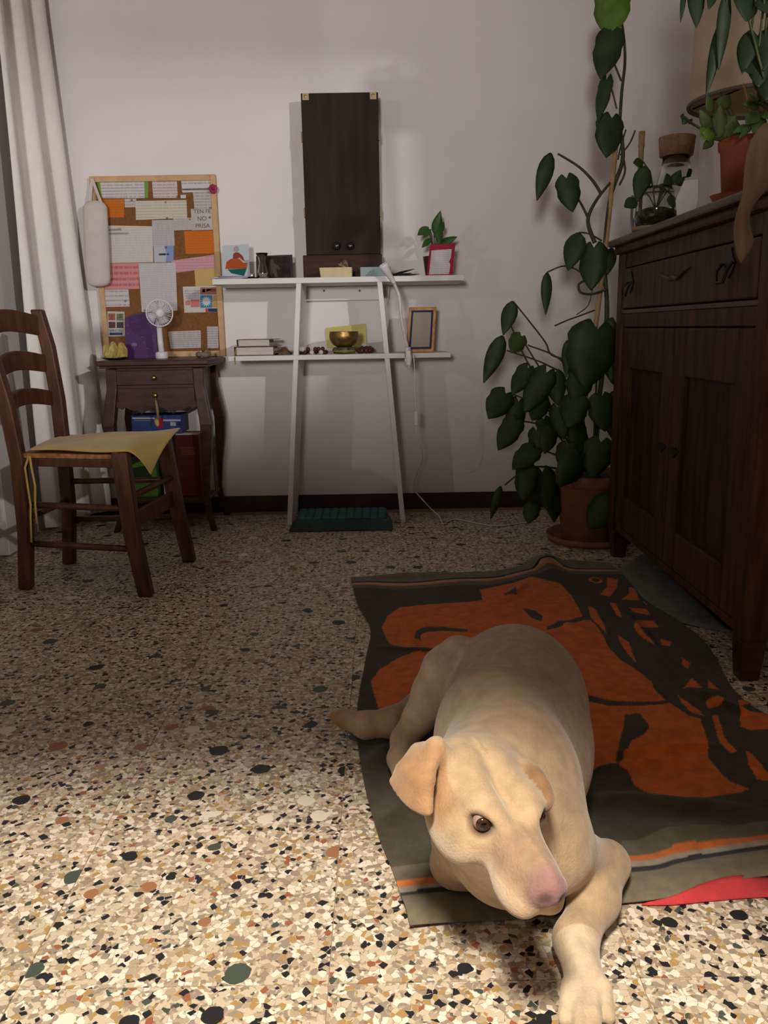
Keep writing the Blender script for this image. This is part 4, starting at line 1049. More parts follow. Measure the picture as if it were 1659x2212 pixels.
def leaf(parent, base, tip, width, m, facing=Vector((0, -1, 0.2)), heart=1.0, curl=0.15, fold=0.25, name='leaf'):
    base, tip = Vector(base), Vector(tip); ax = tip-base; Ln = ax.length; ax.normalize()
    side = ax.cross(Vector(facing)); side.normalize(); nn = side.cross(ax)
    ts = [-0.16, -0.10, 0.0, 0.12, 0.28, 0.45, 0.62, 0.78, 0.90, 1.0] if heart > 0.3 else [0, 0.1, 0.25, 0.4, 0.55, 0.7, 0.85, 0.95, 1.0]
    rows = []
    for t in ts:
        if heart > 0.3:
            if t < 0: hw = 0.5*width*(0.62 if t > -0.13 else 0.38)
            else: hw = 0.5*width*(0.80+0.55*t-1.35*t*t) if t < 0.45 else 0.5*width*(0.774*(1-((t-0.45)/0.55))**0.85)*1.0
            hw = max(hw, 0.5*width*0.01)
            if 0.0 <= t <= 0.3: hw = 0.5*width*(0.88+0.12*math.sin(math.pi*(t/0.3)))
            elif t > 0.3: hw = 0.5*width*max(0.01, math.cos(0.5*math.pi*(t-0.3)/0.7)**0.9)
        else:
            hw = 0.5*width*max(0.02, math.sin(math.pi*min(1, (t**0.72)*0.95+0.04))**0.9)
        row = []
        for w in (-1, -0.55, 0, 0.55, 1):
            tt = t
            if heart > 0.3 and t < 0.0 and abs(w) < 0.3: tt = 0.0
            ww = w
            if heart > 0.3 and t < 0: ww = (abs(w)*0.62+0.38)*(1 if w > 0 else -1) if abs(w) > 0.3 else 0.0
            off = nn*(-fold*abs(ww)*hw+(-curl*Ln*(t*t)))
            row.append(base+ax*(Ln*tt)+side*(ww*hw)+off)
        rows.append(row)
    o = MB().grid(rows).build(name, m, parent, smooth=True)
    sd = o.modifiers.new('thick', 'SOLIDIFY'); sd.thickness = 0.0012
    return o
top_shelf_things()

def clip_lamp():
    yc = 3.462
    t = thing('clip_lamp', 'white clip-on gooseneck lamp fixed to the lower shelf, with cord', 'lamp', at(883, 765, 'y', yc))
    hd, hn = at(829, 574, 'y', yc-0.03), at(849, 608, 'y', yc-0.012)
    ax = (hd-hn); Lh = ax.length; q = ax.to_track_quat('Z', 'Y').to_matrix().to_4x4()
    MB().lathe([(0.0065, -0.012), (0.008, 0), (0.0125, Lh*0.45), (0.0195, Lh*0.95), (0.0205, Lh*1.05), (0.018, Lh*1.1), (0.015, Lh*1.0), (0.009, Lh*0.5)], seg=22, M=Matrix.Translation(hn) @ q).build('lamp_head', M_whitep, t, smooth=True)
    pts = [hn, at(858, 628, 'y', yc), at(863, 645, 'y', yc), at(866, 680, 'y', yc), at(872, 715, 'y', yc), at(880, 750, 'y', yc)]
    MB().tube(curve3(pts, 24), 0.0062, 10).build('gooseneck', mat('gooseneck_white', (0.60, 0.60, 0.60), 0.4, 0.1, 60, 0.3, 300), t, smooth=True)
    c = at(881, 767, 'y', yc)
    xw = 0.012
    cl = MB().box((c.x-xw, yc-0.012, 0.722), (c.x+xw, yc+0.075, 0.731)).box((c.x-xw, yc+0.002, 0.731), (c.x+xw, yc+0.03, 0.745))
    cl.build('clamp_upper_jaw', M_whitep, t, bevel=0.002)
    MB().box((c.x-xw, yc-0.012, 0.688), (c.x+xw, yc+0.06, 0.697)).box((c.x-xw, yc-0.018, 0.672), (c.x+xw, yc-0.008, 0.731)).build('clamp_lower_jaw', M_whitep, t, bevel=0.002)
    MB().tube([(c.x-xw, yc-0.02, 0.728), (c.x-xw, yc-0.030, 0.70), (c.x-xw*0.8, yc-0.030, 0.672), (c.x, yc-0.030, 0.664), (c.x+xw*0.8, yc-0.030, 0.672), (c.x+xw, yc-0.030, 0.70), (c.x+xw, yc-0.02, 0.728)], 0.0028, 8).build('spring_loop', mat('wire', (0.6, 0.58, 0.56), 0.35, metal=0.5), t, smooth=True)
    MB().ell(at(880, 755, 'y', yc), 0.011).build('joint', M_whitep, t, smooth=True)
    yk = 3.44
    p1 = [at(893, 765, 'y', yk), at(896, 800, 'y', yk), at(897, 850, 'y', yk), at(899, 890, 'y', yk)]
    p2 = [at(899, 918, 'y', yk), at(902, 945, 'y', yk), at(913, 985, 'y', yk+0.05), at(904, 1015, 'y', yk+0.15), at(894, 1050, 'y', yk+0.2), at(900, 1065, 'y', yk+0.2), at(918, 1085, 'y', yk+0.1)]
    p3 = [at(930, 1098, 'y', 3.6), at(948, 1115, 'z', 0.02), at(957, 1132, 'z', 0.004), at(972, 1124, 'z', 0.004), at(990, 1122, 'z', 0.004), at(1040, 1132, 'z', 0.004), at(1075, 1136, 'z', 0.004), at(1120, 1131, 'z', 0.004), at(1165, 1124, 'z', 0.004)]
    MB().tube(curve3(p1, 16), 0.0026, 6).build('cord', M_whitep, t, smooth=True)
    MB().tube(curve3(p2+p3, 70), 0.0026, 6).build('cord', M_whitep, t, smooth=True)
    a = at(899, 904, 'y', yk)
    MB().box((a.x-0.0085, yk-0.007, a.z-0.030), (a.x+0.0085, yk+0.007, a.z+0.030)).build('switch', M_whitep, t, bevel=0.004)
def curve3(pts, n):
    pts = [Vector(p) for p in pts]; out = []; m = len(pts)-1
    for i in range(n+1):
        t = m*i/n; k = min(int(t), m-1); w = t-k
        p0 = pts[max(k-1, 0)]; p1 = pts[k]; p2 = pts[k+1]; p3 = pts[min(k+2, m)]
        out.append(0.5*((2*p1)+(p2-p0)*w+(2*p0-5*p1+4*p2-p3)*w*w+(3*p1-p0-3*p2+p3)*w**3))
    return out
clip_lamp()

def lower_shelf_things():
    z = ZT2
    pages = mat('book_pages', (0.62, 0.57, 0.52), 0.85, 0.08, 8, 0.4, 30, stretch=(1, 1, 60))
    def book(px0, px1, z0, z1, y0, dep, cov, label, skew=0.0):
        a, b = at(px0, 760, 'y', y0), at(px1, 760, 'y', y0)
        t = thing('book', label, 'book', ((a.x+b.x)/2, y0+dep/2, z0), 'books stacked on the lower shelf')
        MB().box((a.x+0.003, y0+0.004, z0+0.0025), (b.x-0.004, y0+dep-0.003, z1-0.0025)).build('page_block', pages, t)
        m = MB().box((a.x-0.002, y0, z0), (b.x+skew, y0+dep, z0+0.0025)).box((a.x-0.002, y0, z1-0.0025), (b.x+skew*0.7, y0+dep, z1)).box((a.x-0.004, y0, z0), (a.x-0.001, y0+dep, z1))
        m.build('cover', cov, t, bevel=0.001)
        return t, a
    cov = mat('maroon_cover', (0.07, 0.025, 0.03), 0.6)
    zm = at(540, 749, 'y', 3.52).z
    t, a = book(508, 592, z, zm, 3.52, 0.17, cov, 'thick white-paged book at the bottom of the pile on the lower shelf')
    MB().tube([(a.x+0.004, 3.518, zm-0.004), (a.x+0.003, 3.505, z+0.01), (a.x+0.001, 3.497, z-0.01), (a.x+0.002, 3.496, z-0.035)], [0.002, 0.003, 0.003, 0.0015], 6).build('ribbon_bookmark', mat('ribbon', (0.35, 0.22, 0.07), 0.8), t, smooth=True)
    book(514, 584, zm+0.0005, at(540, 733, 'y', 3.53).z, 3.53, 0.16, mat('grey_cover', (0.20, 0.15, 0.16), 0.6), 'thinner book with loose covers on top of the thick book', 0.035)
    # brown pouch
    a, b = at(594, 770, 'y', 3.57), at(628, 752, 'y', 3.57); c = Vector(((a.x+b.x)/2, 3.58, z))
    P = []
    for i in range(9):
        s = i/8; row = []
        for j in range(9):
            w = j/8
            x = a.x+(b.x-a.x)*s; y = 3.53+0.1*w
            zz = z+0.003+0.030*(math.sin(math.pi*min(1, 0.1+0.9*s))**0.5)*math.sin(math.pi*(0.08+0.84*w))*(0.6+0.4*s)+0.004*math.sin(9*s+5*w)
            row.append((x, y, zz))
        P.append(row)
    o = MB().grid(P, (0, 0, -0.003)).build('pouch', mat('brown_pouch', (0.15, 0.085, 0.045), 0.85, 0.3, 50, 0.4, 150), None, smooth=True, org=c)
    tag(o, 'small folded brown pouch right of the books', 'pouch')
    # bead string
    c = at(675, 765, 'y', 3.555); c.z = z
    t = thing('prayer_beads', 'string of dark brown and cream prayer beads coiled on the lower shelf', 'beads', c)
    brown, cream = mat('bead_brown', (0.06, 0.022, 0.016), 0.35), mat('bead_cream', (0.62, 0.55, 0.46), 0.4)
    pts = []
    for k in range(24):
        an = 2*math.pi*k/24
        p = Vector((c.x+0.056*math.cos(an)*(1+0.08*math.sin(3*an)), c.y+0.034*math.sin(an), z+0.0085+(0.014 if k in (13, 15, 17, 19, 20, 22, 14) else 0)))
        pts.append(p)
        MB().ell(p, 0.0088 if k not in (14, 15, 18, 21) else 0.0105, 12, 8).build('bead', cream if k in (14, 15, 18, 21) else brown, t, smooth=True)
    # singing bowl on a ring cushion, mallet
    c = at(744, 765, 'y', 3.575); c.z = z
    t = thing('bowl_cushion', 'round green patterned ring cushion under the brass bowl', 'cushion', c)
    MB().lathe([(0.030, 0.001), (0.044, 0.002), (0.051, 0.011), (0.049, 0.022), (0.040, 0.027), (0.028, 0.024), (0.022, 0.012)], c, 28).build('ring', mat('green_brocade', (0.055, 0.085, 0.05), 0.7, 0.9, 70, col2=(0.22, 0.20, 0.09)), t, smooth=True)
    MB().lathe([(0.0515, 0.009), (0.053, 0.0115), (0.0515, 0.014)], c, 28, caps=False).build('trim', mat('trim_gold', (0.35, 0.22, 0.06), 0.6), t, smooth=True)
    c2 = c+Vector((0, 0, 0.0265))
    o = MB().lathe([(0.003, 0.0), (0.030, 0.001), (0.048, 0.012), (0.060, 0.032), (0.0625, 0.046), (0.060, 0.062), (0.0605, 0.065), (0.058, 0.065), (0.0575, 0.060), (0.0595, 0.046), (0.056, 0.032), (0.044, 0.014), (0.003, 0.004)], c2, 40).build('singing_bowl', mat('hammered_brass', (0.30, 0.20, 0.075), 0.38, 0.35, 30, 0.25, 80, metal=0.9), None, smooth=True, org=c2)
    tag(o, 'brass singing bowl resting on the green ring cushion', 'bowl')
    c = at(789, 764, 'y', 3.555); c.z = z
    t = thing('bead_bracelet', 'bracelet of large dark wooden beads beside the brass bowl', 'beads', c)
    for k in range(9):
        an = 2*math.pi*k/9
        MB().ell((c.x+0.026*math.cos(an), c.y+0.020*math.sin(an), z+0.0125+(0.006 if k in (1, 2, 3) else 0)), 0.0122, 12, 8).build('bead', brown, t, smooth=True)
    # yellow note behind bowl, small pale card
    tag(slab([(704, 708), (790, 699), (793, 748), (706, 752)], 3.785, mat('yellow_note', (0.62, 0.56, 0.20), 0.9, 0.06, 20), 'yellow_note'), 'pale yellow paper note on the wall behind the brass bowl', 'note')
    y = 3.66
    p = [at(783, 742, 'y', y), at(829, 738, 'y', y), at(831, 762, 'y', y), at(785, 764, 'y', y)]
    for q in p[2:]: q.z = z
    o = MB().prism(p, (0, 0.002, 0)).build('pale_card', lined('pale_card', (0.50, 0.47, 0.48), (0.36, 0.33, 0.35), 60, 0.4), None, org=(p[2]+p[3])/2)
    tag(o, 'small pale card standing between bowl and right shelf leg', 'card')
    # gold frame
    y = 3.56
    pb = at(910, 765, 'y', y)
    t = thing('gold_picture_frame', 'upright orange-gold picture frame with a dark blue mount on the lower shelf', 'picture frame', (pb.x, y, z))
    p = [at(884, 664, 'y', y+0.04), at(943, 663, 'y', y+0.04), at(937, 762, 'y', y), at(876, 764, 'y', y)]
    p[2].z = p[3].z = z+0.001
    def inset(k0, dn=0.0, kx=None):
        cc = sum(p, Vector())/4; kx = kx or k0
        out = []
        for q in p:
            d = q-cc
            out.append(Vector((cc.x+d.x*kx, cc.y+d.y*k0-dn, cc.z+d.z*k0)))
        return out
    MB().prism(p, (0, 0.012, 0)).build('frame', mat('gold_frame', (0.50, 0.27, 0.09), 0.35, 0.25, 40, metal=0.3), t, bevel=0.002)
    MB().prism(inset(0.86, 0.0015, 0.80), (0, 0.001, 0)).build('mount', flat('blue_mount', (0.02, 0.03, 0.085), 0.6), t)
    MB().prism(inset(0.77, 0.0025, 0.66), (0, 0.001, 0)).build('picture', mat('pale_picture', (0.36, 0.31, 0.27), 0.25, 0.12, 6, spec=0.6), t)
lower_shelf_things()

# ------------------------------------------------------------------ cork board and papers
YBD = 3.775
def K(cx, cy): return (170+cx/5.184, 370+cy/5.184)
def cork():
    t = thing('cork_board', 'pine-framed cork notice board covered in papers on the back wall', 'notice board', (-0.95, YBD, 0.715))
    x0, x1, z0, z1 = -1.222, -0.685, 0.714, 1.474; w = 0.024
    MB().box((x0+0.01, YBD+0.004, z0+0.01), (x1-0.01, YB-0.004, z1-0.01)).build('cork', M_cork, t)
    for a, b in (((x0, z0), (x0+w, z1)), ((x1-w, z0), (x1, z1))):
        MB().box((a[0], YBD-0.004, a[1]), (b[0], YB-0.003, b[1])).build('frame_stile', M_pine, t, bevel=0.002)
    for a, b in (((x0+w, z0), (x1-w, z0+w)), ((x0+w, z1-w), (x1-w, z1))):
        MB().box((a[0], YBD-0.004, a[1]), (b[0], YB-0.003, b[1])).build('frame_rail', M_pine, t, bevel=0.002)
    wht, gr = (0.62, 0.59, 0.60), (0.52, 0.49, 0.50)
    L = [
        ([(205, 110), (780, 100), (775, 300), (250, 302)], 0, flat('paper_green', (0.16, 0.33, 0.07)), 'green backing paper behind a white note at the top left of the board'),
        ([(235, 110), (735, 104), (738, 300), (262, 302)], 1, lined('paper_a', wht), 'white typed note on green backing at the board top'),
        ([(820, 108), (1100, 100), (1110, 298), (835, 300)], 0, lined('paper_b', (0.62, 0.54, 0.56)), 'pinkish white note at the top centre of the board'),
        ([(1145, 100), (1470, 92), (1480, 228), (1160, 238)], 0, lined('paper_c', wht, scale=14, w=0.2), 'white note beside the pink flower'),
        ([(1280, 236), (1488, 230), (1492, 420), (1295, 420)], 1, lined('paper_d', gr), 'grey-white note under the pink flower'),
        ([(1140, 265), (1200, 262), (1200, 302), (1142, 302)], 0, flat('paper_e', wht), 'tiny white slip at the upper right of the board'),
        ([(250, 314), (506, 310), (508, 516), (255, 518)], 0, lined('paper_f', (0.58, 0.17, 0.025), (0.45, 0.12, 0.02), 30, 0.3), 'orange square note beside the white bag'),
        ([(512, 308), (645, 305), (640, 404), (515, 406)], 0, lined('paper_g', (0.55, 0.52, 0.49)), 'small white note beside the left orange square'),
        ([(635, 332), (1208, 322), (1215, 522), (640, 546)], 2, lined('paper_h', (0.60, 0.57, 0.47), (0.40, 0.37, 0.33), 26, 0.4), 'wide cream typed note across the upper board'),
        ([(1255, 422), (1498, 418), (1502, 655), (1270, 662)], 2, flat('paper_i', (0.50, 0.48, 0.44)), 'grey note with large hand lettering TEN FE NO PRISA'),
        ([(1055, 522), (1290, 520), (1300, 655), (1065, 662)], 3, lined('paper_j', gr, scale=40), 'small grey-white slip left of the lettered note'),
        ([(820, 548), (1060, 542), (1076, 832), (825, 836)], 1, lined('paper_k', gr, (0.28, 0.28, 0.36), 44, 0.5), 'ruled grey note in the middle of the board'),
        ([(325, 606), (822, 616), (836, 1018), (345, 1026)], 0, lined('paper_l', (0.61, 0.58, 0.54), (0.45, 0.43, 0.42), 30, 0.35, 0.45), 'large cream printed sheet right of the white bag'),
        ([(838, 832), (1065, 830), (1062, 1016), (846, 1020)], 0, flat('paper_m', (0.22, 0.31, 0.55)), 'small blue and white card under the ruled grey note'),
        ([(1180, 668), (1516, 664), (1520, 920), (1198, 926)], 0, lined('paper_n', (0.60, 0.16, 0.022), (0.45, 0.12, 0.02), 30, 0.3), 'large orange note at the right of the board'),
        ([(1038, 1000), (1522, 934), (1526, 1078), (1050, 1142)], 1, lined('paper_o', (0.62, 0.33, 0.37), (0.42, 0.22, 0.27), 26, 0.35), 'long tilted pink note at the right of the board'),
        ([(300, 1028), (668, 1026), (678, 1318), (290, 1322)], 0, lined('paper_p', (0.60, 0.28, 0.29), (0.42, 0.03, 0.04), 13, 0.45), 'square pink note with red handwriting'),
        ([(668, 1028), (1085, 1022), (1106, 1560), (706, 1576)], 2, lined('paper_q', (0.58, 0.56, 0.58), (0.38, 0.36, 0.40), 40, 0.4), 'long white handwritten sheet behind the fan'),
        ([(1295, 1092), (1532, 1080), (1545, 1280), (1308, 1290)], 0, flat('paper_r', (0.55, 0.39, 0.15)), 'plain yellow note at the lower right of the board'),
        ([(285, 1326), (556, 1322), (572, 1514), (298, 1520)], 0, lined('paper_s', (0.58, 0.55, 0.56), scale=16, w=0.25), 'white note at the lower left of the board'),
        ([(1165, 1292), (1548, 1284), (1556, 1576), (1184, 1584)], 1, flat('paper_t', (0.60, 0.57, 0.55)), 'colourful patchwork card with a white starburst'),
        ([(1000, 1796), (1366, 1780), (1372, 1975), (1030, 1988)], 0, lined('paper_u', gr, scale=36), 'white lined note at the bottom right of the board'),
        ([(1436, 1738), (1560, 1735), (1566, 1980), (1444, 1985)], 0, lined('paper_v', gr, scale=30), 'narrow white note in the lower right board corner'),
        ([(320, 1568), (512, 1572), (518, 1845), (328, 1850)], 0, flat('paper_w', (0.52, 0.49, 0.46)), 'white card with a grid of small colour photos'),
    ]
    out = {}
    for q, lay, m, lab in L:
        y = YBD+0.0028-0.0014*lay
        p = [K(*c) for c in q]
        o = slab(p, y, m, 'note', None, 0.0009)
        tag(o, lab, 'note', 'papers pinned on the cork board'); out[m.name] = (o, y)
    # prints on individual papers (flat parts)
    def pr(key, quad, col, name='print', dy=0.0006, m=None):
        o, y = out[key]; p = [at(*K(*c), 'y', y-dy) for c in quad]
        MB().prism(p, (0, 0.0004, 0)).build(name, m or flat('print_'+key+str(len(bpy.data.materials)), col), o)
    pr('paper_m', [(838, 832), (955, 831), (985, 930), (975, 1018), (846, 1020)], (0.48, 0.50, 0.54))
    pr('paper_m', [(895, 922), (1010, 918), (1010, 938), (898, 942)], (0.04, 0.06, 0.10))
    for q, c in ((qd(1360, 1300, 1545, 1380), (0.34, 0.16, 0.10)), (qd(1362, 1388, 1496, 1528), (0.05, 0.24, 0.40)), (qd(1255, 1436, 1355, 1520), (0.58, 0.20, 0.19)), (qd(1500, 1388, 1550, 1528), (0.52, 0.30, 0.10)), (qd(1450, 1535, 1552, 1575), (0.03, 0.05, 0.12)), (qd(1195, 1450, 1250, 1500), (0.50, 0.24, 0.22)), (qd(1420, 1535, 1448, 1580), (0.45, 0.08, 0.10)), (qd(1385, 1318, 1415, 1355), (0.04, 0.15, 0.25)), (qd(1430, 1318, 1540, 1345), (0.42, 0.08, 0.09))):
        pr('paper_t', q, c)
    st = []
    for k in range(28):
        r = 62 if k % 2 == 0 else 36
        st.append((1429+r*math.sin(math.pi*2*k/28), 1458+r*math.cos(math.pi*2*k/28)))
    pr('paper_t', st, (0.62, 0.60, 0.58), 'starburst', 0.0012)
    pr('paper_t', [(1185, 1325), (1345, 1320), (1348, 1420), (1190, 1425)], (0, 0, 0), 'pattern', 0.0006, lined('pattern_t', (0.58, 0.56, 0.55), (0.2, 0.2, 0.25), 30, 0.5))
    for q, c in ((qd(333, 1592, 408, 1668), (0.30, 0.09, 0.06)), (qd(424, 1594, 500, 1672), (0.13, 0.16, 0.09)), (qd(335, 1686, 410, 1755), (0.11, 0.035, 0.05)), (qd(426, 1688, 500, 1755), (0.045, 0.04, 0.05)), (qd(336, 1770, 500, 1800), (0.30, 0.34, 0.33)), (qd(345, 1806, 490, 1835), (0.035, 0.035, 0.12))):
        pr('paper_w', q, c, 'small_photo', m=mat('photo_%d' % len(bpy.data.materials), c, 0.6, 0.8, 160))
    pr('paper_l', [(335, 648), (475, 640), (475, 662), (335, 668)], (0, 0, 0), 'heading', m=lined('heading_l', (0.35, 0.33, 0.32), (0.1, 0.1, 0.1), 70, 0.6))
    pr('paper_l', [(340, 690), (555, 686), (556, 704), (340, 708)], (0, 0, 0), 'heading', m=lined('heading_l2', (0.38, 0.36, 0.35), (0.1, 0.1, 0.1), 70, 0.6))
    # hand lettering
    oi, yi = out['paper_i']
    ink = flat('ink_grey', (0.13, 0.11, 0.14))
    for word, (cx, cy), size in (('TEN FE', (1382, 450), 0.0235), ('NO', (1380, 532), 0.0255), ('PRISA', (1388, 612), 0.0255)):
        cu_ = bpy.data.curves.new('lettering', 'FONT'); cu_.body = word; cu_.align_x = 'CENTER'; cu_.align_y = 'CENTER'; cu_.size = size*0.74*1.35; cu_.extrude = 0.0002
        tmp = bpy.data.objects.new('lettering_curve', cu_); COL.objects.link(tmp)
        dg = bpy.context.evaluated_depsgraph_get(); me = bpy.data.meshes.new_from_object(tmp.evaluated_get(dg)); bpy.data.objects.remove(tmp)
        me.materials.clear(); me.materials.append(ink)
        o = bpy.data.objects.new('lettering', me); COL.objects.link(o); o.parent = oi
        p = at(*K(cx, cy), 'y', yi-0.0006)-ORG[oi]
        o.matrix_local = Matrix.Translation(p) @ Matrix.Rotation(math.pi/2, 4, 'X')
    # push pins
    for (cx, cy), lab in zip(((970, 345), (985, 518), (1245, 535), (1470, 405), (1465, 515), (1100, 280), (975, 850), (520, 1450), (735, 1558), (590, 320)),
                             ('at the top of the wide cream note', 'at the bottom of the wide cream note', 'in the small slip left of the lettered note', 'above the lettered note', 'in the middle of the lettered note', 'in the pinkish white note', 'at the top of the blue card', 'in the lower left white note', 'at the foot of the long white sheet', 'in the small white note by the orange square')):
        c = at(*K(cx, cy), 'y', YBD-0.004)
        tag(MB().lathe([(0.0005, 0), (0.003, 0.0005), (0.0046, 0.003), (0.0048, 0.0042)], seg=10, M=Matrix.Translation(c) @ Matrix.Rotation(-math.pi/2, 4, 'X')).build('push_pin', M_brass, None, smooth=True, org=c), 'brass push pin '+lab, 'push pin', 'brass push pins on the board')
    # pink flower on the frame corner
    c = at(*K(1503, 195), 'y', YBD-0.02)
    f = thing('paper_flower', 'magenta fabric flower on a thin stalk at the board corner', 'flower', c)
    mp = mat('magenta', (0.40, 0.03, 0.12), 0.8, 0.3, 60)
    for k in range(8):
        an = 2*math.pi*k/8; r = 0.011
        MB().ell((c.x+r*math.cos(an), c.y+0.004*(k % 2), c.z+r*math.sin(an)), (0.0085, 0.006, 0.0085), 10, 6).build('petal', mp, f, smooth=True)
    MB().ell(c-Vector((0, 0.005, 0)), (0.007, 0.006, 0.007), 10, 6).build('flower_heart', mat('magenta_dark', (0.22, 0.015, 0.06), 0.8), f, smooth=True)
    MB().tube([c, at(*K(1160, 203), 'y', YBD-0.008)], 0.0015, 6).build('stalk', M_stem, f)
    # hanging white fabric tube with two straps
    yb = 3.735
    tp, bt = at(*K(180, 335), 'y', yb), at(*K(225, 1290), 'y', yb)
    b = thing('hanging_bag', 'off-white fabric bag holder hanging by straps from the board corner', 'bag', bt)
    rows = []
    prof = [(0.0, 0.55), (0.03, 0.80), (0.07, 0.98), (0.2, 1.0), (0.5, 1.0), (0.9, 1.0), (0.95, 0.93), (0.98, 0.78), (1.0, 0.5)]
    Mw = mat('calico', (0.60, 0.55, 0.52), 0.9, 0.05, 20, 0.3, 200)
    R0 = 0.052
    for s, k in prof:
        cc = tp.lerp(bt, s)
        rows.append([cc+Vector((R0*k*math.cos(a), 0.030*k*math.sin(a), 0)) for a in [2*math.pi*i/24 for i in range(24)]])
    vs_ = [q for r_ in rows for q in r_]; fs = [tuple(range(24)), tuple(len(vs_)-24+i for i in range(24))]
    for i in range(len(rows)-1):
        for j in range(24): fs.append((i*24+j, i*24+(j+1) % 24, (i+1)*24+(j+1) % 24, (i+1)*24+j))
    MB().add(vs_, fs).build('bag_body', Mw, b, smooth=True)
    hk = at(*K(150, 85), 'y', YBD-0.008)
    for dx, yy in ((-0.026, 0.012), (0.030, -0.012)):
        e = tp+Vector((dx, yy, -0.01))
        MB().bar(hk, e, 0.012, 0.002, up=(0, 1, 0)).build('strap', Mw, b)
cork()

# ------------------------------------------------------------------ things on and in the side table
def table_things():
    z = TZT+0.0005
    # purple booklet leaning on the board
    y = 3.70
    q = [at(*K(520, 1640), 'y', y+0.035), at(*K(600, 1605), 'y', y+0.035), at(*K(760, 1585), 'y', y+0.035), at(*K(860, 1620), 'y', y+0.035), at(*K(878, 2040), 'y', y), at(*K(522, 2040), 'y', y)]
    q[4].z = q[5].z = z
    t = thing('purple_booklet', 'purple booklet with a white eye emblem leaning behind the fan', 'booklet', (q[4]+q[5])/2)
    MB().prism(q, (0, 0.004, 0)).build('cover', mat('purple_cover', (0.075, 0.025, 0.13), 0.45, 0.12, 20), t)
    c = at(*K(620, 1940), 'y', y+0.0028); ink = flat('pale_print', (0.38, 0.32, 0.48))
    def ring(rx, rz, w):
        P = [[c+Vector((k*rx*math.cos(a), -0.001, k*rz*math.sin(a))) for a in [2*math.pi*i/28 for i in range(29)]] for k in (1, 1-w)]
        return MB().grid(P)
    ring(0.0115, 0.0075, 0.16).build('emblem', ink, t); ring(0.0065, 0.0042, 0.25).build('emblem', ink, t); ring(0.0025, 0.0025, 0.99).build('emblem', ink, t)
    rnd = random.Random(5)
    for k in range(12):
        cx, cy = rnd.uniform(540, 850), rnd.uniform(1650, 2010)
        p = at(*K(cx, cy), 'y', y+0.035*(2040-cy)/430-0.0012)
        MB().box(p-Vector((0.0015, 0.0004, 0.001)), p+Vector((0.0015, 0.0004, 0.001))).build('print_fleck', ink, t)
    # crystal on a dark dish
    c = at(*K(410, 2035), 'y', 3.56); c.z = z
    d = thing('dish', 'shallow dark dish under the yellow crystal', 'dish', c)
    MB().lathe([(0.03, 0), (0.045, 0.002), (0.058, 0.009), (0.056, 0.0095), (0.043, 0.004), (0.002, 0.0035)], c, 26).build('dish_bowl', M_iron, d, smooth=True)
    t = thing('crystal', 'faceted pale yellow crystal lump on the dark dish', 'crystal', c+Vector((0, 0, 0.0035)))
    my = mat('yellow_crystal', (0.62, 0.47, 0.14), 0.2, 0.35, 40, trans=0.25, spec=0.6)
    rnd = random.Random(11)
    for k in range(8):
        p = c+Vector((rnd.uniform(-0.034, 0.026), rnd.uniform(-0.02, 0.02), 0.0))
        hgt = rnd.uniform(0.045, 0.078); r = rnd.uniform(0.017, 0.026); tilt = Matrix.Rotation(rnd.uniform(-0.35, 0.35), 4, 'Y') @ Matrix.Rotation(rnd.uniform(-0.3, 0.3), 4, 'X')
        m_ = MB(); m_.lathe([(r*0.8, 0.008), (r, hgt*0.55), (r*0.5, hgt*0.92), (r*0.1, hgt)], seg=6, M=Matrix.Translation(p) @ tilt)
        m_.build('facet', my, t)
    # desk fan
    c = at(*K(930, 2050), 'y', 3.585); c.z = z
    t = thing('desk_fan', 'small white desk fan standing in front of the board', 'fan', c)
    MB().lathe([(0.024, 0), (0.026, 0.003), (0.026, 0.022), (0.0235, 0.026), (0.012, 0.030)], c, 28).build('base', M_whitep, t, smooth=True)
    hc = at(*K(905, 1588), 'y', 3.565)
    MB().tube([c+Vector((0, 0, 0.024)), c+Vector((-0.002, 0, 0.07)), Vector((c.x-0.006, 3.60, hc.z-0.035))], [0.0125, 0.0118, 0.011], 16).build('pole', M_whitep, t, smooth=True)
    fd = Vector((0.42, -0.9, -0.05)).normalized(); q = fd.to_track_quat('Z', 'Y').to_matrix().to_4x4(); M = Matrix.Translation(hc) @ q
    R = 0.054
    cg = MB(); cg.tube([M @ Vector((R*math.cos(a), R*math.sin(a), 0)) for a in [2*math.pi*i/36 for i in range(37)]], 0.0028, 8, caps=False); cg.build('cage_ring', M_whitep, t, smooth=True)
    fg = MB()
    for k in range(30):
        a = 2*math.pi*k/30; a2 = a+0.35
        fg.tube([M @ Vector((0.016*math.cos(a), 0.016*math.sin(a), 0.013)), M @ Vector((0.036*math.cos(a+0.2), 0.036*math.sin(a+0.2), 0.011)), M @ Vector((R*math.cos(a2), R*math.sin(a2), 0.0))], 0.0010, 5)
    fg.build('front_grille', M_whitep, t)
    MB().lathe([(0.017, 0.010), (0.017, 0.014), (0.012, 0.017), (0.001, 0.0175)], seg=24, M=M).build('grille_cap', M_whitep, t, smooth=True)
    bg = MB()
    for k in range(24):
        a = 2*math.pi*k/24
        bg.tube([M @ Vector((R*math.cos(a), R*math.sin(a), 0)), M @ Vector((R*0.93*math.cos(a), R*0.93*math.sin(a), -0.018)), M @ Vector((0.022*math.cos(a), 0.022*math.sin(a), -0.030))], 0.0011, 5)
    bg.build('rear_grille', M_whitep, t)
    MB().lathe([(0.020, -0.048), (0.023, -0.044), (0.023, -0.020), (0.012, -0.012)], seg=20, M=M).build('motor', M_whitep, t, smooth=True)
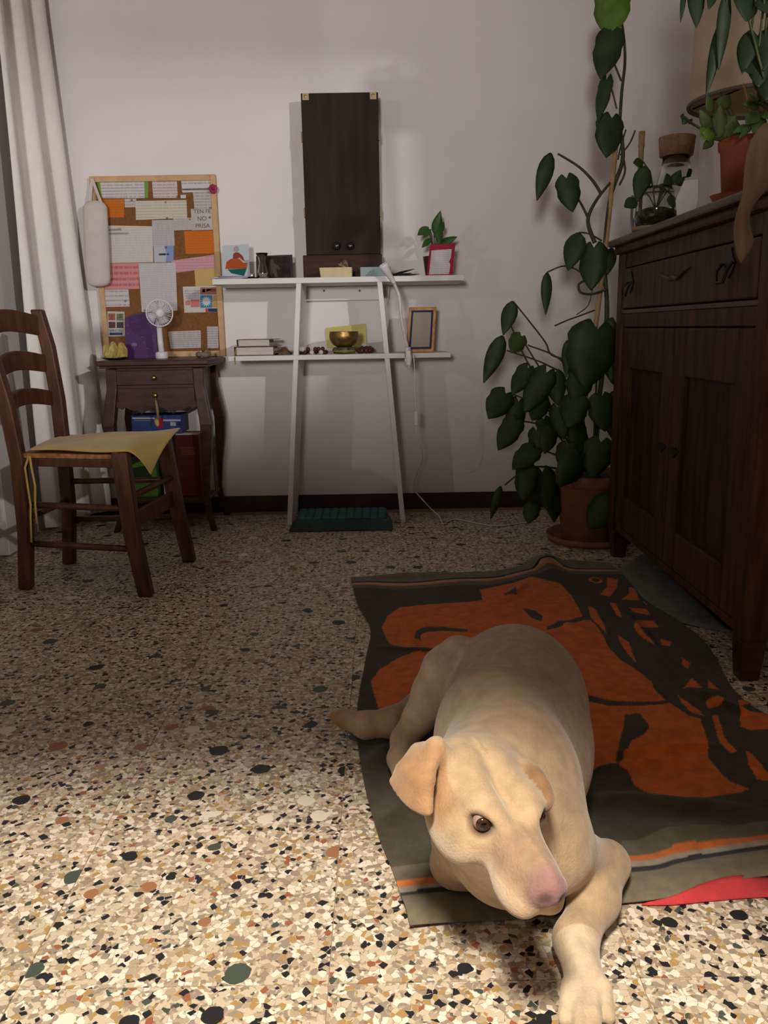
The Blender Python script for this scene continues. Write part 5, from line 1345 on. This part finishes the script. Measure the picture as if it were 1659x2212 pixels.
    for k in range(4):
        a = math.pi/2*k
        P = [[M @ Vector((r*math.cos(a+s), r*math.sin(a+s), -0.006+0.010*(s/0.9-0.5))) for s in (0, .3, .6, .9)] for r in (0.010, 0.025, 0.040, 0.048)]
        MB().grid(P, M.to_3x3() @ Vector((0, 0, 0.001))).build('blade', mat('fan_blade', (0.60, 0.57, 0.64), 0.4) if k == 0 else bpy.data.materials['fan_blade'], t, smooth=True)
    # stone ring with a wooden stick
    c = at(*K(1390, 2010), 'y', 3.62); c.z = z
    rings = []
    rnd = random.Random(2); seg, sides = 22, 10
    vs_ = []; fs = []
    for i in range(seg):
        a = 2*math.pi*i/seg; rr = 0.010*(1+0.22*math.sin(2.3*a+1)+0.1*math.sin(5*a))
        for j in range(sides):
            b = 2*math.pi*j/sides
            vs_.append((c.x+(0.020+rr*math.cos(b))*math.cos(a), c.y+(0.018+rr*math.cos(b))*math.sin(a), c.z+0.0135+rr*1.05*math.sin(b)))
            fs.append((i*sides+j, ((i+1) % seg)*sides+j, ((i+1) % seg)*sides+(j+1) % sides, i*sides+(j+1) % sides))
    o = MB().add(vs_, fs).build('stone_ring', mat('stone', (0.20, 0.17, 0.14), 0.9, 0.3, 60, 0.4, 120), None, smooth=True, org=c)
    tag(o, 'rough grey stone ring on the right of the side table', 'stone')
    o = MB().tube([c+Vector((0.004, 0, 0.002)), c+Vector((0.002, 0, 0.030)), c+Vector((-0.002, 0.002, 0.052))], [0.006, 0.0065, 0.0055], 10).build('wood_stick', mat('burnt_wood', (0.14, 0.09, 0.035), 0.8, 0.5, 50), None, smooth=True, org=c)
    tag(o, 'short burnt wooden stick upright in the stone ring', 'stick')
    # below
    zs = TZS+0.0005
    def standing(pts, y, dep, m, name, label, cat, extra=None):
        p = [at(px, py, 'y', y) for px, py in pts]
        x0, x1 = min(q.x for q in p), max(q.x for q in p); z1 = max(q.z for q in p)
        t = thing(name, label, cat, ((x0+x1)/2, y+dep/2, zs))
        MB().box((x0, y, zs), (x1, y+dep, z1)).build('cover', m, t, bevel=0.002)
        if extra: extra(t, x0, x1, y, dep, z1)
        return x0, x1, z1
    def red_x(t, x0, x1, y, dep, z1):
        MB().box((x0+0.002, y+0.004, z1), (x1-0.002, y+dep-0.004, z1+0.006)).build('page_edge', mat('page_edge', (0.5, 0.46, 0.42), 0.9), t)
        for k in range(5):
            zz = z1-0.055-0.007*k; MB().box((x0+0.02+0.002*(k % 2), y-0.0006, zz), (x1-0.014-0.003*(k % 3), y, zz+0.0028)).build('gilt_line', mat('gilt', (0.22, 0.09, 0.03), 0.5) if k == 0 else bpy.data.materials['gilt'], t)
    standing([(378, 940), (436, 1062)], 3.50, 0.10, mat('red_binder', (0.105, 0.010, 0.012), 0.5, 0.15, 10), 'red_book', 'large dark red book standing under the side table', 'book', red_x)
    def green_x(t, x0, x1, y, dep, z1):
        P = [at(a, b, 'y', y-0.0007) for a, b in ((283, 1012), (320, 1005), (328, 1030), (305, 1044), (284, 1040))]
        MB().prism(P, (0, 0.0006, 0)).build('dark_print', flat('dark_print', (0.02, 0.04, 0.02)), t)
        P = [at(a, b, 'y', y-0.0007) for a, b in ((281, 1049), (289, 1047), (288, 1056), (281, 1056))]
        MB().prism(P, (0, 0.0006, 0)).build('yellow_print', flat('yellow_print', (0.4, 0.28, 0.04)), t)
    standing([(278, 937), (341, 1060)], 3.50, 0.15, mat('green_cover', (0.075, 0.19, 0.025), 0.5, 0.2, 14), 'green_magazine', 'bright green magazine box standing under the side table', 'magazine', green_x)
    a0, a1, az = standing([(345, 937), (375, 1060)], 3.50, 0.14, mat('white_folder', (0.45, 0.42, 0.40), 0.8), 'white_folder', 'white folder between the green magazine and the red book', 'folder')
    zb = at(330, 930, 'y', 3.50).z
    # blue box resting on the green magazine and white folder
    p0, p1 = at(283, 898, 'y', 3.49), at(393, 926, 'y', 3.49)
    zb = max(az, at(341, 937, 'y', 3.50).z, at(278, 937, 'y', 3.50).z, at(436, 940, 'y', 3.5).z+0.0065, at(378, 940, 'y', 3.5).z+0.0065)+0.0005
    t = thing('blue_box', 'blue game box lying on the green magazine under the side table', 'box', ((p0.x+p1.x)/2, 3.56, zb))
    MB().box((p0.x, 3.49, zb), (p1.x, 3.62, p0.z)).build('carton', mat('blue_carton', (0.015, 0.035, 0.16), 0.45, 0.15, 14), t, bevel=0.001)
    for (xa, ya, xb, yb_, col) in ((286, 902, 334, 905, (0.5, 0.42, 0.42)), (352, 906, 390, 910, (0.42, 0.42, 0.40)), (340, 903, 352, 925, (0.30, 0.02, 0.03)), (368, 912, 380, 920, (0.35, 0.40, 0.48)), (290, 908, 326, 909, (0.35, 0.33, 0.4))):
        P = [at(a, b, 'y', 3.4894) for a, b in qd(xa, ya, xb, yb_)]
        MB().prism(P, (0, 0.0006, 0)).build('box_print', flat('box_print%d' % xa, col), t)
    # cream book behind the right legs
    p0, p1 = at(452, 968, 'y', 3.62), at(468, 1052, 'y', 3.62)
    t = thing('cream_book', 'cream-paged book standing at the right end under the side table', 'book', ((p0.x+p1.x)/2, 3.66, zs))
    MB().box((p0.x-0.016, 3.62, zs), (p1.x-0.008, 3.70, p0.z)).build('page_block', mat('cream_pages', (0.45, 0.40, 0.30), 0.9, 0.1, 8, stretch=(40, 1, 1)), t)
    MB().box((p0.x-0.019, 3.618, zs), (p0.x-0.016, 3.702, p0.z+0.003)).box((p1.x-0.008, 3.618, zs), (p1.x-0.005, 3.702, p0.z+0.003)).build('cover', M_dark, t)
table_things()

# teal acupressure mat under the shelf unit
def foot_mat():
    p = [at(622, 1150, 'z', 0.001), at(850, 1147, 'z', 0.001)]
    c = Vector(((p[0].x+p[1].x)/2, 3.43, 0))
    x0, x1, y0, y1 = p[0].x, p[1].x, 3.365, 3.60
    t = thing('foot_mat', 'teal cushion mat with rows of round studs under the shelf unit', 'mat', (c.x, 3.48, 0))
    mt = mat('teal_foam', (0.040, 0.075, 0.068), 0.9, 0.15, 40, 0.3, 200); mp = mat('teal_pad', (0.030, 0.115, 0.115), 0.7, 0.15, 40)
    b = MB().hexa([(x0, y0, 0.0005), (x1, y0, 0.0005), (x1-0.01, y1, 0.0005), (x0+0.02, y1, 0.0005), (x0+0.02, y0+0.03, 0.042), (x1-0.004, y0+0.03, 0.042), (x1-0.03, y1-0.02, 0.048), (x0+0.05, y1-0.02, 0.048)]).build('cushion', mt, t, bevel=0.006)
    # scalloped pad made of round discs
    base = None
    nx, ny = 11, 5
    for i in range(nx):
        for j in range(ny):
            x = x0+0.052+(x1-x0-0.098)*i/(nx-1); y = y0+0.055+(y1-y0-0.10)*j/(ny-1); z = 0.044+0.006*j/(ny-1)
            if base is None:
                base = MB().lathe([(0.0198, -0.003), (0.0198, 0.004), (0.014, 0.0075), (0.005, 0.009)], seg=14).build('stud', mp, None, smooth=False); o = base
            else:
                o = base.copy(); COL.objects.link(o)
            o.parent = t; o.location = Vector((x, y, z))-ORG[t]
foot_mat()

# ------------------------------------------------------------------ big climbing plant
def big_plant():
    YP = 3.19
    c = Vector((at(1272, 1150, 'y', YP-0.02).x, 3.165, 0))
    t = thing('climbing_plant', 'tall climbing plant with dark heart-shaped leaves in a clay pot', 'plant', c)
    MB().lathe([(0.135, 0.0), (0.158, 0.003), (0.168, 0.028), (0.162, 0.028), (0.15, 0.008), (0.002, 0.007)], c, 36).build('saucer', M_terrad, t, smooth=True)
    MB().lathe([(0.100, 0.008), (0.106, 0.012), (0.134, 0.22), (0.136, 0.222), (0.142, 0.226), (0.146, 0.262), (0.140, 0.268), (0.132, 0.262), (0.128, 0.222)], c, 36).build('pot', M_terrad, t, smooth=True)
    MB().lathe([(0.001, 0.245), (0.131, 0.240)], c, 28, caps=False).build('soil', M_soil, t)
    def S(pts, r, m=M_stem, y=YP, n=None, name='stem'):
        P = [at(q[0], q[1], 'y', y+(q[2] if len(q) > 2 else 0)) for q in pts]
        P = curve3(P, n or 8*len(P))
        rr = r if hasattr(r, '__len__') else None
        rad = [r[0]+(r[1]-r[0])*i/(len(P)-1) for i in range(len(P))] if rr else r
        return MB().tube(P, rad, 8).build(name, m, t, smooth=True)
    S([(1245, 1030), (1252, 950), (1300, 600), (1333, 290), (1337, 262)], [0.0105, 0.0085], M_bamboo, name='bamboo_pole')
    S([(1280, 1030), (1290, 900), (1306, 760), (1311, 660), (1306, 560), (1318, 430), (1345, 345), (1338, 270)], [0.010, 0.007])
    S([(1338, 275, -.01), (1343, 200, -.01), (1350, 130, -.01), (1345, 60, -.01), (1330, -10, -.01)], [0.006, 0.004])
    S([(1285, 525), (1272, 490), (1272, 465), (1290, 430), (1318, 395)], [0.008, 0.005], y=YP-0.03)
    S([(1298, 418), (1280, 390), (1250, 360), (1205, 332)], [0.006, 0.0035], y=YP-0.03)
    S([(1270, 470), (1255, 440), (1238, 412)], [0.005, 0.003], y=YP-0.03)
    S([(1305, 230), (1320, 170)], 0.003, y=YP-0.03); S([(1342, 175), (1328, 140), (1320, 118)], 0.0035, y=YP-0.03); S([(1332, 235), (1322, 195), (1313, 178)], 0.003, y=YP-0.03)
    S([(1300, 520), (1272, 505), (1250, 502)], 0.003, y=YP-0.03); S([(1275, 600), (1240, 580), (1215, 575), (1182, 588)], 0.003, y=YP-0.03)
    S([(1310, 625), (1280, 635), (1255, 632), (1250, 615), (1265, 605)], 0.0045, y=YP-0.03, name='aerial_root')
    S([(1285, 670), (1250, 683), (1225, 692), (1198, 704)], 0.003, y=YP-0.03, name='aerial_root'); S([(1280, 625), (1270, 660), (1245, 680)], 0.002, y=YP-0.03, name='aerial_root')
    S([(1335, 345), (1340, 320), (1352, 280)], 0.003, y=YP+0.0, name='aerial_root'); S([(1340, 335), (1360, 310), (1372, 282)], 0.003, name='aerial_root'); S([(1338, 400), (1350, 370), (1345, 330), (1346, 300)], 0.004, name='aerial_root')
    for pts in ([(1270, 960), (1235, 800), (1190, 765), (1175, 735), (1112, 655)], [(1265, 980), (1230, 800), (1140, 745)], [(1260, 990), (1225, 830), (1185, 790), (1095, 757)], [(1260, 1000), (1215, 850), (1170, 800), (1130, 735)], [(1255, 1000), (1220, 870), (1150, 800), (1102, 700)],
                [(1255, 1010), (1200, 900), (1100, 848)], [(1255, 1015), (1195, 930), (1118, 908)], [(1255, 1020), (1205, 985), (1155, 968)], [(1250, 1022), (1190, 1010), (1140, 1012), (1090, 1048)], [(1265, 1020), (1250, 985)], [(1275, 1020), (1295, 955)], [(1285, 1015), (1300, 860)], [(1280, 1015), (1290, 780), (1288, 706)], [(1262, 1010), (1245, 862)], [(1258, 1010), (1215, 860), (1198, 806)], [(1258, 1012), (1190, 880), (1176, 802)], [(1290, 1020), (1322, 1084)]):
        S(pts, [0.0045, 0.0028], y=YP-0.05)
    LV = [(1325, -28, 1316, 78, 74, -.02, 1, 'l'), (1322, 68, 1297, 166, 58, -.04, 1, 'd'), (1310, 172, 1290, 258, 30, -.03, 1, 'd'), (1322, 255, 1313, 338, 60, -.05, 1, 'd'), (1190, 330, 1162, 430, 34, -.05, 0, 'd'), (1224, 385, 1238, 456, 50, -.05, 1, 'd'),
          (1250, 502, 1226, 582, 46, -.04, 0, 'd'), (1283, 535, 1276, 626, 60, -.06, 1, 'd'), (1322, 535, 1314, 592, 28, -.03, 0, 'd'), (1182, 588, 1181, 678, 24, -.04, 0, 'd'), (1108, 650, 1086, 722, 34, -.06, 0, 'd'), (1086, 725, 1045, 826, 38, -.06, 0, 'd'), (1126, 726, 1106, 762, 40, -.05, 1, 'm'),
          (1140, 795, 1106, 852, 42, -.08, 1, 'd'), (1180, 805, 1133, 892, 58, -.10, 1, 'd'), (1198, 808, 1206, 876, 44, -.07, 1, 'd'), (1290, 712, 1268, 842, 112, -.12, 1, 'd'), (1335, 705, 1326, 830, 80, -.08, 1, 'd'), (1092, 850, 1056, 904, 58, -.08, 1, 'd'), (1120, 868, 1108, 940, 46, -.06, 1, 'd'), (1114, 908, 1076, 972, 50, -.09, 1, 'd'),
          (1172, 862, 1150, 908, 46, -.07, 1, 'd'), (1158, 930, 1162, 988, 40, -.06, 1, 'd'), (1190, 928, 1178, 980, 42, -.07, 1, 'd'), (1152, 968, 1106, 1012, 52, -.09, 1, 'd'), (1140, 1012, 1128, 1084, 52, -.10, 1, 'd'), (1172, 1020, 1186, 1105, 54, -.08, 1, 'd'), (1252, 985, 1212, 1052, 64, -.17, 1, 'd'), (1298, 955, 1278, 1034, 66, -.17, 1, 'd'),
          (1082, 1050, 1060, 1122, 20, -.08, 0, 'd'), (1318, 1082, 1272, 1142, 66, -.20, 1, 'd'), (1246, 860, 1226, 924, 62, -.12, 1, 'd'), (1300, 858, 1310, 932, 64, -.12, 1, 'd'), (1226, 960, 1214, 1014, 48, -.12, 1, 'd'), (1262, 800, 1240, 872, 60, -.10, 1, 'd'), (1205, 880, 1218, 950, 44, -.09, 1, 'd'), (1225, 735, 1222, 815, 22, -.08, 0, 'd'),
          (1150, 1090, 1140, 1130, 40, -.06, 1, 'd'), (1200, 1045, 1200, 1130, 48, -.05, 1, 'd'), (1175, 905, 1186, 950, 40, -.03, 1, 'd'), (1335, 860, 1330, 960, 70, -.05, 1, 'd'), (1245, 920, 1262, 985, 50, -.09, 1, 'd')]
    rnd = random.Random(4)
    mm = mat('leaf_mid', (0.045, 0.085, 0.015), 0.45, 0.3, 18)
    for bx, by, tx, ty, w, dy, ht, cc in LV:
        b, p = at(bx, by, 'y', YP+dy), at(tx, ty, 'y', YP+dy-0.03)
        leaf(t, b, p, w/545.*0.96, {'l': M_leafl, 'm': mm, 'd': M_leaf}[cc], Vector((rnd.uniform(-.5, .2), -1, rnd.uniform(.1, .5))), heart=ht, curl=0.10, fold=0.28)
big_plant()

# ------------------------------------------------------------------ things on the dresser
ZD = 1.1005
def dresser_things():
    # potted plant in terracotta
    c = Vector((0.920, 2.20, ZD))
    sc = thing('terracotta_saucer', 'terracotta saucer at the edge of the dresser top', 'saucer', c)
    MB().lathe([(0.062, 0), (0.066, 0.002), (0.082, 0.032), (0.078, 0.032), (0.062, 0.007), (0.002, 0.006)], c, 32).build('saucer_dish', M_terra, sc, smooth=True)
    p = c+Vector((0, 0, 0.0075))
    t = thing('terracotta_plant', 'green succulent in an orange terracotta pot on the dresser', 'plant', p)
    MB().lathe([(0.050, 0), (0.053, 0.003), (0.064, 0.125), (0.069, 0.130), (0.071, 0.150), (0.067, 0.154), (0.062, 0.148), (0.060, 0.125)], p, 32).build('pot', M_terra, t, smooth=True)
    MB().lathe([(0.001, 0.138), (0.061, 0.135)], p, 24, caps=False).build('soil', M_soil, t)
    y = 2.19; top = p+Vector((0, 0, 0.14))
    lv = mat('leaf_olive', (0.075, 0.115, 0.025), 0.5, 0.3, 30)
    for (bx, by, tx, ty, w, k) in ((1550, 300, 1556, 225, 30, 0), (1545, 290, 1520, 285, 30, 1), (1562, 285, 1590, 250, 42, 0), (1535, 280, 1513, 238, 22, 0), (1530, 270, 1520, 300, 26, 1), (1556, 235, 1575, 205, 30, 0), (1540, 240, 1530, 205, 26, 0), (1575, 280, 1598, 296, 26, 0), (1540, 300, 1520, 320, 18, 0), (1570, 300, 1580, 262, 30, 0)):
        b, q = at(bx, by, 'y', y), at(tx, ty, 'y', y-0.02)
        leaf(t, b, q, w/790., [lv, M_leafl][k], Vector((random.uniform(-.4, .4), -1, .2)), heart=0.0, curl=.1)
        MB().tube([top+Vector((random.uniform(-.02, .02), 0, -0.005)), top.lerp(b, .6), b], 0.003, 6).build('stem', M_stem, t, smooth=True)
    MB().tube([top, at(1554, 200, 'y', y)], [0.006, 0.004], 8).build('stem', M_stem, t, smooth=True)
    MB().tube([top+Vector((0.03, 0, -0.01)), at(1606, 180, 'y', y)], 0.0022, 6).build('support_stick', M_bamboo, t)
    cr = [top+Vector((-0.03, 0, -0.005)), at(1500, 270, 'y', y), at(1482, 256, 'y', y), at(1474, 250, 'y', y)]
    MB().tube(curve3(cr, 12), 0.003, 6).build('stem', M_stem, t, smooth=True)
    for (bx, by, tx, ty) in ((1484, 256, 1474, 268), (1478, 252, 1470, 250), (1495, 264, 1488, 258)):
        leaf(t, at(bx, by, 'y', y), at(tx, ty, 'y', y), 0.016, M_leaf, heart=0.0)
    # second plant, right edge
    p2 = Vector((1.03, 2.08, ZD))
    t = thing('leafy_plant', 'bright leafy plant at the right edge of the dresser top', 'plant', p2)
    MB().lathe([(0.045, 0), (0.06, 0.12), (0.062, 0.125), (0.056, 0.125)], p2, 28).build('pot', M_terrad, t, smooth=True)
    MB().lathe([(0.001, 0.118), (0.057, 0.115)], p2, 20, caps=False).build('soil', M_soil, t)
    tt = p2+Vector((0, 0, 0.12))
    for (bx, by, tx, ty, w) in ((1640, 240, 1615, 262, 30), (1640, 225, 1612, 222, 22), (1650, 220, 1659, 190, 30), (1650, 250, 1630, 282, 30), (1655, 240, 1680, 250, 34), (1640, 215, 1625, 200, 24), (1660, 205, 1690, 190, 30), (1625, 265, 1600, 292, 16), (1615, 270, 1588, 283, 14)):
        b, q = at(bx, by, 'y', 2.1), at(tx, ty, 'y', 2.06)
        leaf(t, b, q, w/830., mat('leaf_fresh', (0.085, 0.17, 0.05), 0.45, 0.3, 30) if 'leaf_fresh' not in bpy.data.materials else bpy.data.materials['leaf_fresh'], Vector((random.uniform(-.4, .4), -1, .3)), heart=0.0, curl=.1)
        MB().tube([tt, tt.lerp(b, .5)+Vector((0, 0, .01)), b], 0.0025, 6).build('stem', M_stem, t, smooth=True)
    # glass jar with cork lid
    y = 2.90
    lidT, lidB = at(1463, 296, 'y', y), at(1463, 338, 'y', y)
    c = Vector((lidT.x, y, ZD))
    t = thing('cork_jar', 'clear glass jar with a wide cork lid on the dresser', 'jar', c)
    zb = lidB.z-ZD; zt = lidT.z-ZD; r = 0.057
    MB().lathe([(0.044, 0), (0.060, 0.006), (0.066, zb*0.25), (0.064, zb*0.55), (0.046, zb*0.86), (0.043, zb*1.02), (0.041, zb*1.02), (0.044, zb*0.86), (0.062, zb*0.55), (0.064, zb*0.25), (0.058, 0.008), (0.003, 0.005)], c, 32).build('glass', M_glass, t, smooth=True)
    MB().lathe([(0.039, zb*0.90), (0.040, zb), (r*0.92, zb+0.001), (r*1.02, zt-0.003), (r, zt)], c, 32).build('cork_lid', mat('lid_cork', (0.30, 0.17, 0.09), 0.85, 0.25, 60, 0.3, 150), t, smooth=True)
    # terrarium bowl with moss
    y = 2.70
    cc = at(1417, 440, 'y', y); c = Vector((cc.x, y, ZD))
    o = MB().lathe([(0.058, 0), (0.068, 0.002), (0.070, 0.012), (0.066, 0.013)], c, 28).build('coaster', mat('coaster', (0.25, 0.18, 0.11), 0.7), None, smooth=True, org=c)
    tag(o, 'round wooden coaster under the glass terrarium', 'coaster')
    t = thing('terrarium', 'round glass terrarium bowl with moss and a trailing plant', 'terrarium', c+Vector((0, 0, 0.0132)))
    c = c+Vector((0, 0, 0.0132))
    MB().lathe([(0.040, 0), (0.055, 0.004), (0.066, 0.03), (0.067, 0.06), (0.058, 0.095), (0.046, 0.115), (0.0445, 0.115), (0.0565, 0.095), (0.065, 0.06), (0.064, 0.03), (0.053, 0.006), (0.003, 0.003)], c, 32).build('glass', M_glass, t, smooth=True)
    MB().lathe([(0.003, 0.0045), (0.052, 0.008), (0.0625, 0.03), (0.060, 0.045), (0.03, 0.055), (0.003, 0.052)], c, 26).build('moss', mat('moss', (0.03, 0.035, 0.015), 0.95, 0.6, 60, 0.8, 90), t, smooth=True)
    tp = c+Vector((0, 0, 0.05))
    for (bx, by, tx, ty, w) in ((1395, 358, 1378, 435, 36), (1390, 350, 1370, 350, 20), (1448, 405, 1442, 375, 22), (1455, 395, 1470, 368, 20), (1440, 410, 1425, 400, 18), (1460, 398, 1478, 385, 18), (1450, 420, 1456, 450, 20), (1376, 430, 1350, 445, 26), (1492, 380, 1490, 365, 16)):
        b, q = at(bx, by, 'y', y-0.02), at(tx, ty, 'y', y-0.04)
        leaf(t, b, q, w/640., M_leaf, Vector((random.uniform(-.4, .4), -1, .2)), heart=0.0, curl=.1)
        MB().tube(curve3([tp, tp.lerp(b, .5)+Vector((0, 0, .03)), b], 8), 0.0022, 6).build('stem', M_stem, t, smooth=True)
    # white tag card leaning, white marker, bamboo stub
    y = 2.46
    q = [at(1478, 390, 'y', y), at(1508, 387, 'y', y), at(1508, 430, 'y', y), at(1500, 470, 'y', y-0.0), at(1463, 470, 'y', y), at(1460, 432, 'y', y)]
    zmin = ZD
    for v in q:
        v.z = max(v.z, zmin)
    o = MB().prism(q, (0.003, 0.012, 0)).build('white_tag', mat('white_tag', (0.66, 0.63, 0.64), 0.8), None, bevel=0.001, org=(q[3].x, y, ZD)); tag(o, 'white paper tag standing beside the terracotta saucer', 'tag')
    a, b = at(1366, 422, 'y', 2.84), at(1372, 505, 'y', 2.84)
    o = MB().box((a.x-0.004, 2.838, ZD), (a.x+0.010, 2.842, a.z)).build('plant_marker', mat('grey_plastic', (0.36, 0.34, 0.36), 0.5), None, bevel=0.001, org=(a.x, 2.84, ZD)); tag(o, 'thin pale grey plastic strip standing left of the terrarium', 'marker')
    a = at(1387, 284, 'y', 2.86)
    m = MB(); zz = [ZD, ZD+0.1, a.z-0.045, a.z-0.043, a.z-0.040, a.z]
    m.lathe([(0.0085, ZD), (0.0085, a.z-0.05), (0.0105, a.z-0.044), (0.0095, a.z-0.036), (0.0100, a.z)], (a.x, 2.86, 0), 14)
    o = m.build('bamboo_stick', mat('bamboo_dull', (0.26, 0.18, 0.075), 0.6, 0.2, 40), None, smooth=True, org=(a.x, 2.86, ZD)); tag(o, 'short thick bamboo stick upright between climbing plant and cork jar', 'stick')
    # lamp with cream shade
    c = Vector((1.125, 2.62, ZD))
    t = thing('table_lamp', 'table lamp with a large cream fabric shade on the dresser', 'lamp', c)
    zs = at(1478, 222, 'y', 2.62).z-ZD; R = 0.20
    MB().lathe([(0.07, 0), (0.072, 0.012), (0.03, 0.02), (0.014, 0.03), (0.013, zs+0.05), (0.016, zs+0.06), (0.016, zs+0.09)], c, 24).build('base', mat('lamp_wood', (0.16, 0.075, 0.03), 0.5), t, smooth=True)
    sh = mat('shade_fabric', (0.50, 0.42, 0.31), 0.95, 0.05, 30, 0.2, 300)
    o = MB().lathe([(R, zs), (R*0.97, zs+0.32), (R*0.965, zs+0.32), (R*0.992, zs)], c, 48, caps=False).build('shade', sh, t, smooth=True)
    MB().tube([c+Vector((R*1.005*math.cos(a), R*1.005*math.sin(a), zs)) for a in [2*math.pi*i/48 for i in range(49)]], 0.006, 8, caps=False).build('shade_rim', mat('shade_trim', (0.16, 0.125, 0.10), 0.8), t, smooth=True)
    for k in range(3):
        a = 2*math.pi*k/3+0.4; MB().tube([c+Vector((0, 0, zs+0.06)), c+Vector((R*0.985*math.cos(a), R*0.985*math.sin(a), zs+0.01))], 0.0025, 6).build('shade_spoke', M_iron, t)
    # big dried leaf
    y0 = 1.80
    X = 0.772
    Lft = [(1650, 262), (1618, 300), (1608, 350), (1605, 385), (1604, 420), (1591, 453), (1583, 484), (1583, 520), (1590, 553), (1600, 571)]
    Rgt = [(1690, 270), (1690, 330), (1680, 380), (1659, 408), (1634, 436), (1619, 462), (1621, 488), (1631, 514), (1629, 533), (1602, 572)]
    P = []
    for i, (a, b) in enumerate(zip(Lft, Rgt)):
        row = []
        for j in range(7):
            w = j/6; px, py = a[0]*(1-w)+b[0]*w, a[1]*(1-w)+b[1]*w
            q = at(px, py, 'y', y0-0.055-0.012*math.sin(math.pi*w)-0.006*math.sin(1.7*i))
            row.append(q)
        P.append(row)
    m = MB().grid(P); o = m.build('dried_leaf', mat('dried_leaf', (0.135, 0.092, 0.050), 0.85, 0.2, 12, 0.3, 40, stretch=(6, 6, 1)), None, smooth=True, org=tuple(P[5][3]))
    sd = o.modifiers.new('t', 'SOLIDIFY'); sd.thickness = 0.002; sb = o.modifiers.new('s', 'SUBSURF'); sb.levels = 1; sb.render_levels = 2
    tag(o, 'long tan dried leaf hanging over the near corner of the dresser', 'leaf')
    # hanging plant above
    yh = 2.02
    c = at(1640, -260, 'y', yh)
    t = thing('hanging_plant', 'dark trailing plant hanging above the dresser in front of the lampshade', 'plant', c)
    MB().lathe([(0.05, 0), (0.055, 0.004), (0.085, 0.12), (0.09, 0.125), (0.082, 0.125)], c, 28).build('pot', M_dark, t, smooth=True)
    MB().lathe([(0.001, 0.112), (0.082, 0.112)], c, 20, caps=False).build('soil', M_soil, t)
    for k in range(3):
        a = 2*math.pi*k/3; MB().tube([c+Vector((0.088*math.cos(a), 0.088*math.sin(a), 0.12)), c+Vector((0, 0, 0.55)), Vector((c.x, c.y, ZC))], 0.0025, 6).build('cord', M_bamboo, t)
    tp = c+Vector((0, 0, 0.125))
    dkl = mat('leaf_dark', (0.012, 0.026, 0.010), 0.5, 0.35, 18)
    for (bx, by, tx, ty, w, ht) in ((1505, -40, 1507, 56, 30, 0), (1545, -30, 1533, 18, 20, 0), (1572, -20, 1558, 146, 26, 0), (1562, 40, 1527, 205, 22, 0), (1620, -30, 1616, 42, 56, 0), (1623, 65, 1604, 155, 34, 0), (1650, 100, 1640, 185, 50, 0), (1648, -10, 1668, 30, 40, 0), (1660, 60, 1650, 150, 40, 0), (1480, -30, 1472, 45, 10, 0), (1660, 120, 1655, 215, 50, 0), (1635, 140, 1612, 152, 26, 0)):
        b, q = at(bx, by, 'y', yh-0.06), at(tx, ty, 'y', yh-0.09)
        leaf(t, b, q, w/880.*1.1, dkl, Vector((random.uniform(-.4, .4), -1, .2)), heart=ht, curl=.06)
        e = tp+Vector(((b.x-tp.x)*0.35, -0.085, 0.01))
        MB().tube(curve3([tp, e, e.lerp(b, .6)+Vector((0, -0.01, 0.02)), b], 10), 0.0025, 6).build('stem', M_stem, t, smooth=True)
    MB().tube(curve3([at(1615, 30, 'y', yh-0.07), at(1622, 60, 'y', yh-0.07), at(1640, 130, 'y', yh-0.08), at(1650, 170, 'y', yh-0.08)], 12), 0.003, 6).build('stem', M_stem, t, smooth=True)
dresser_things()
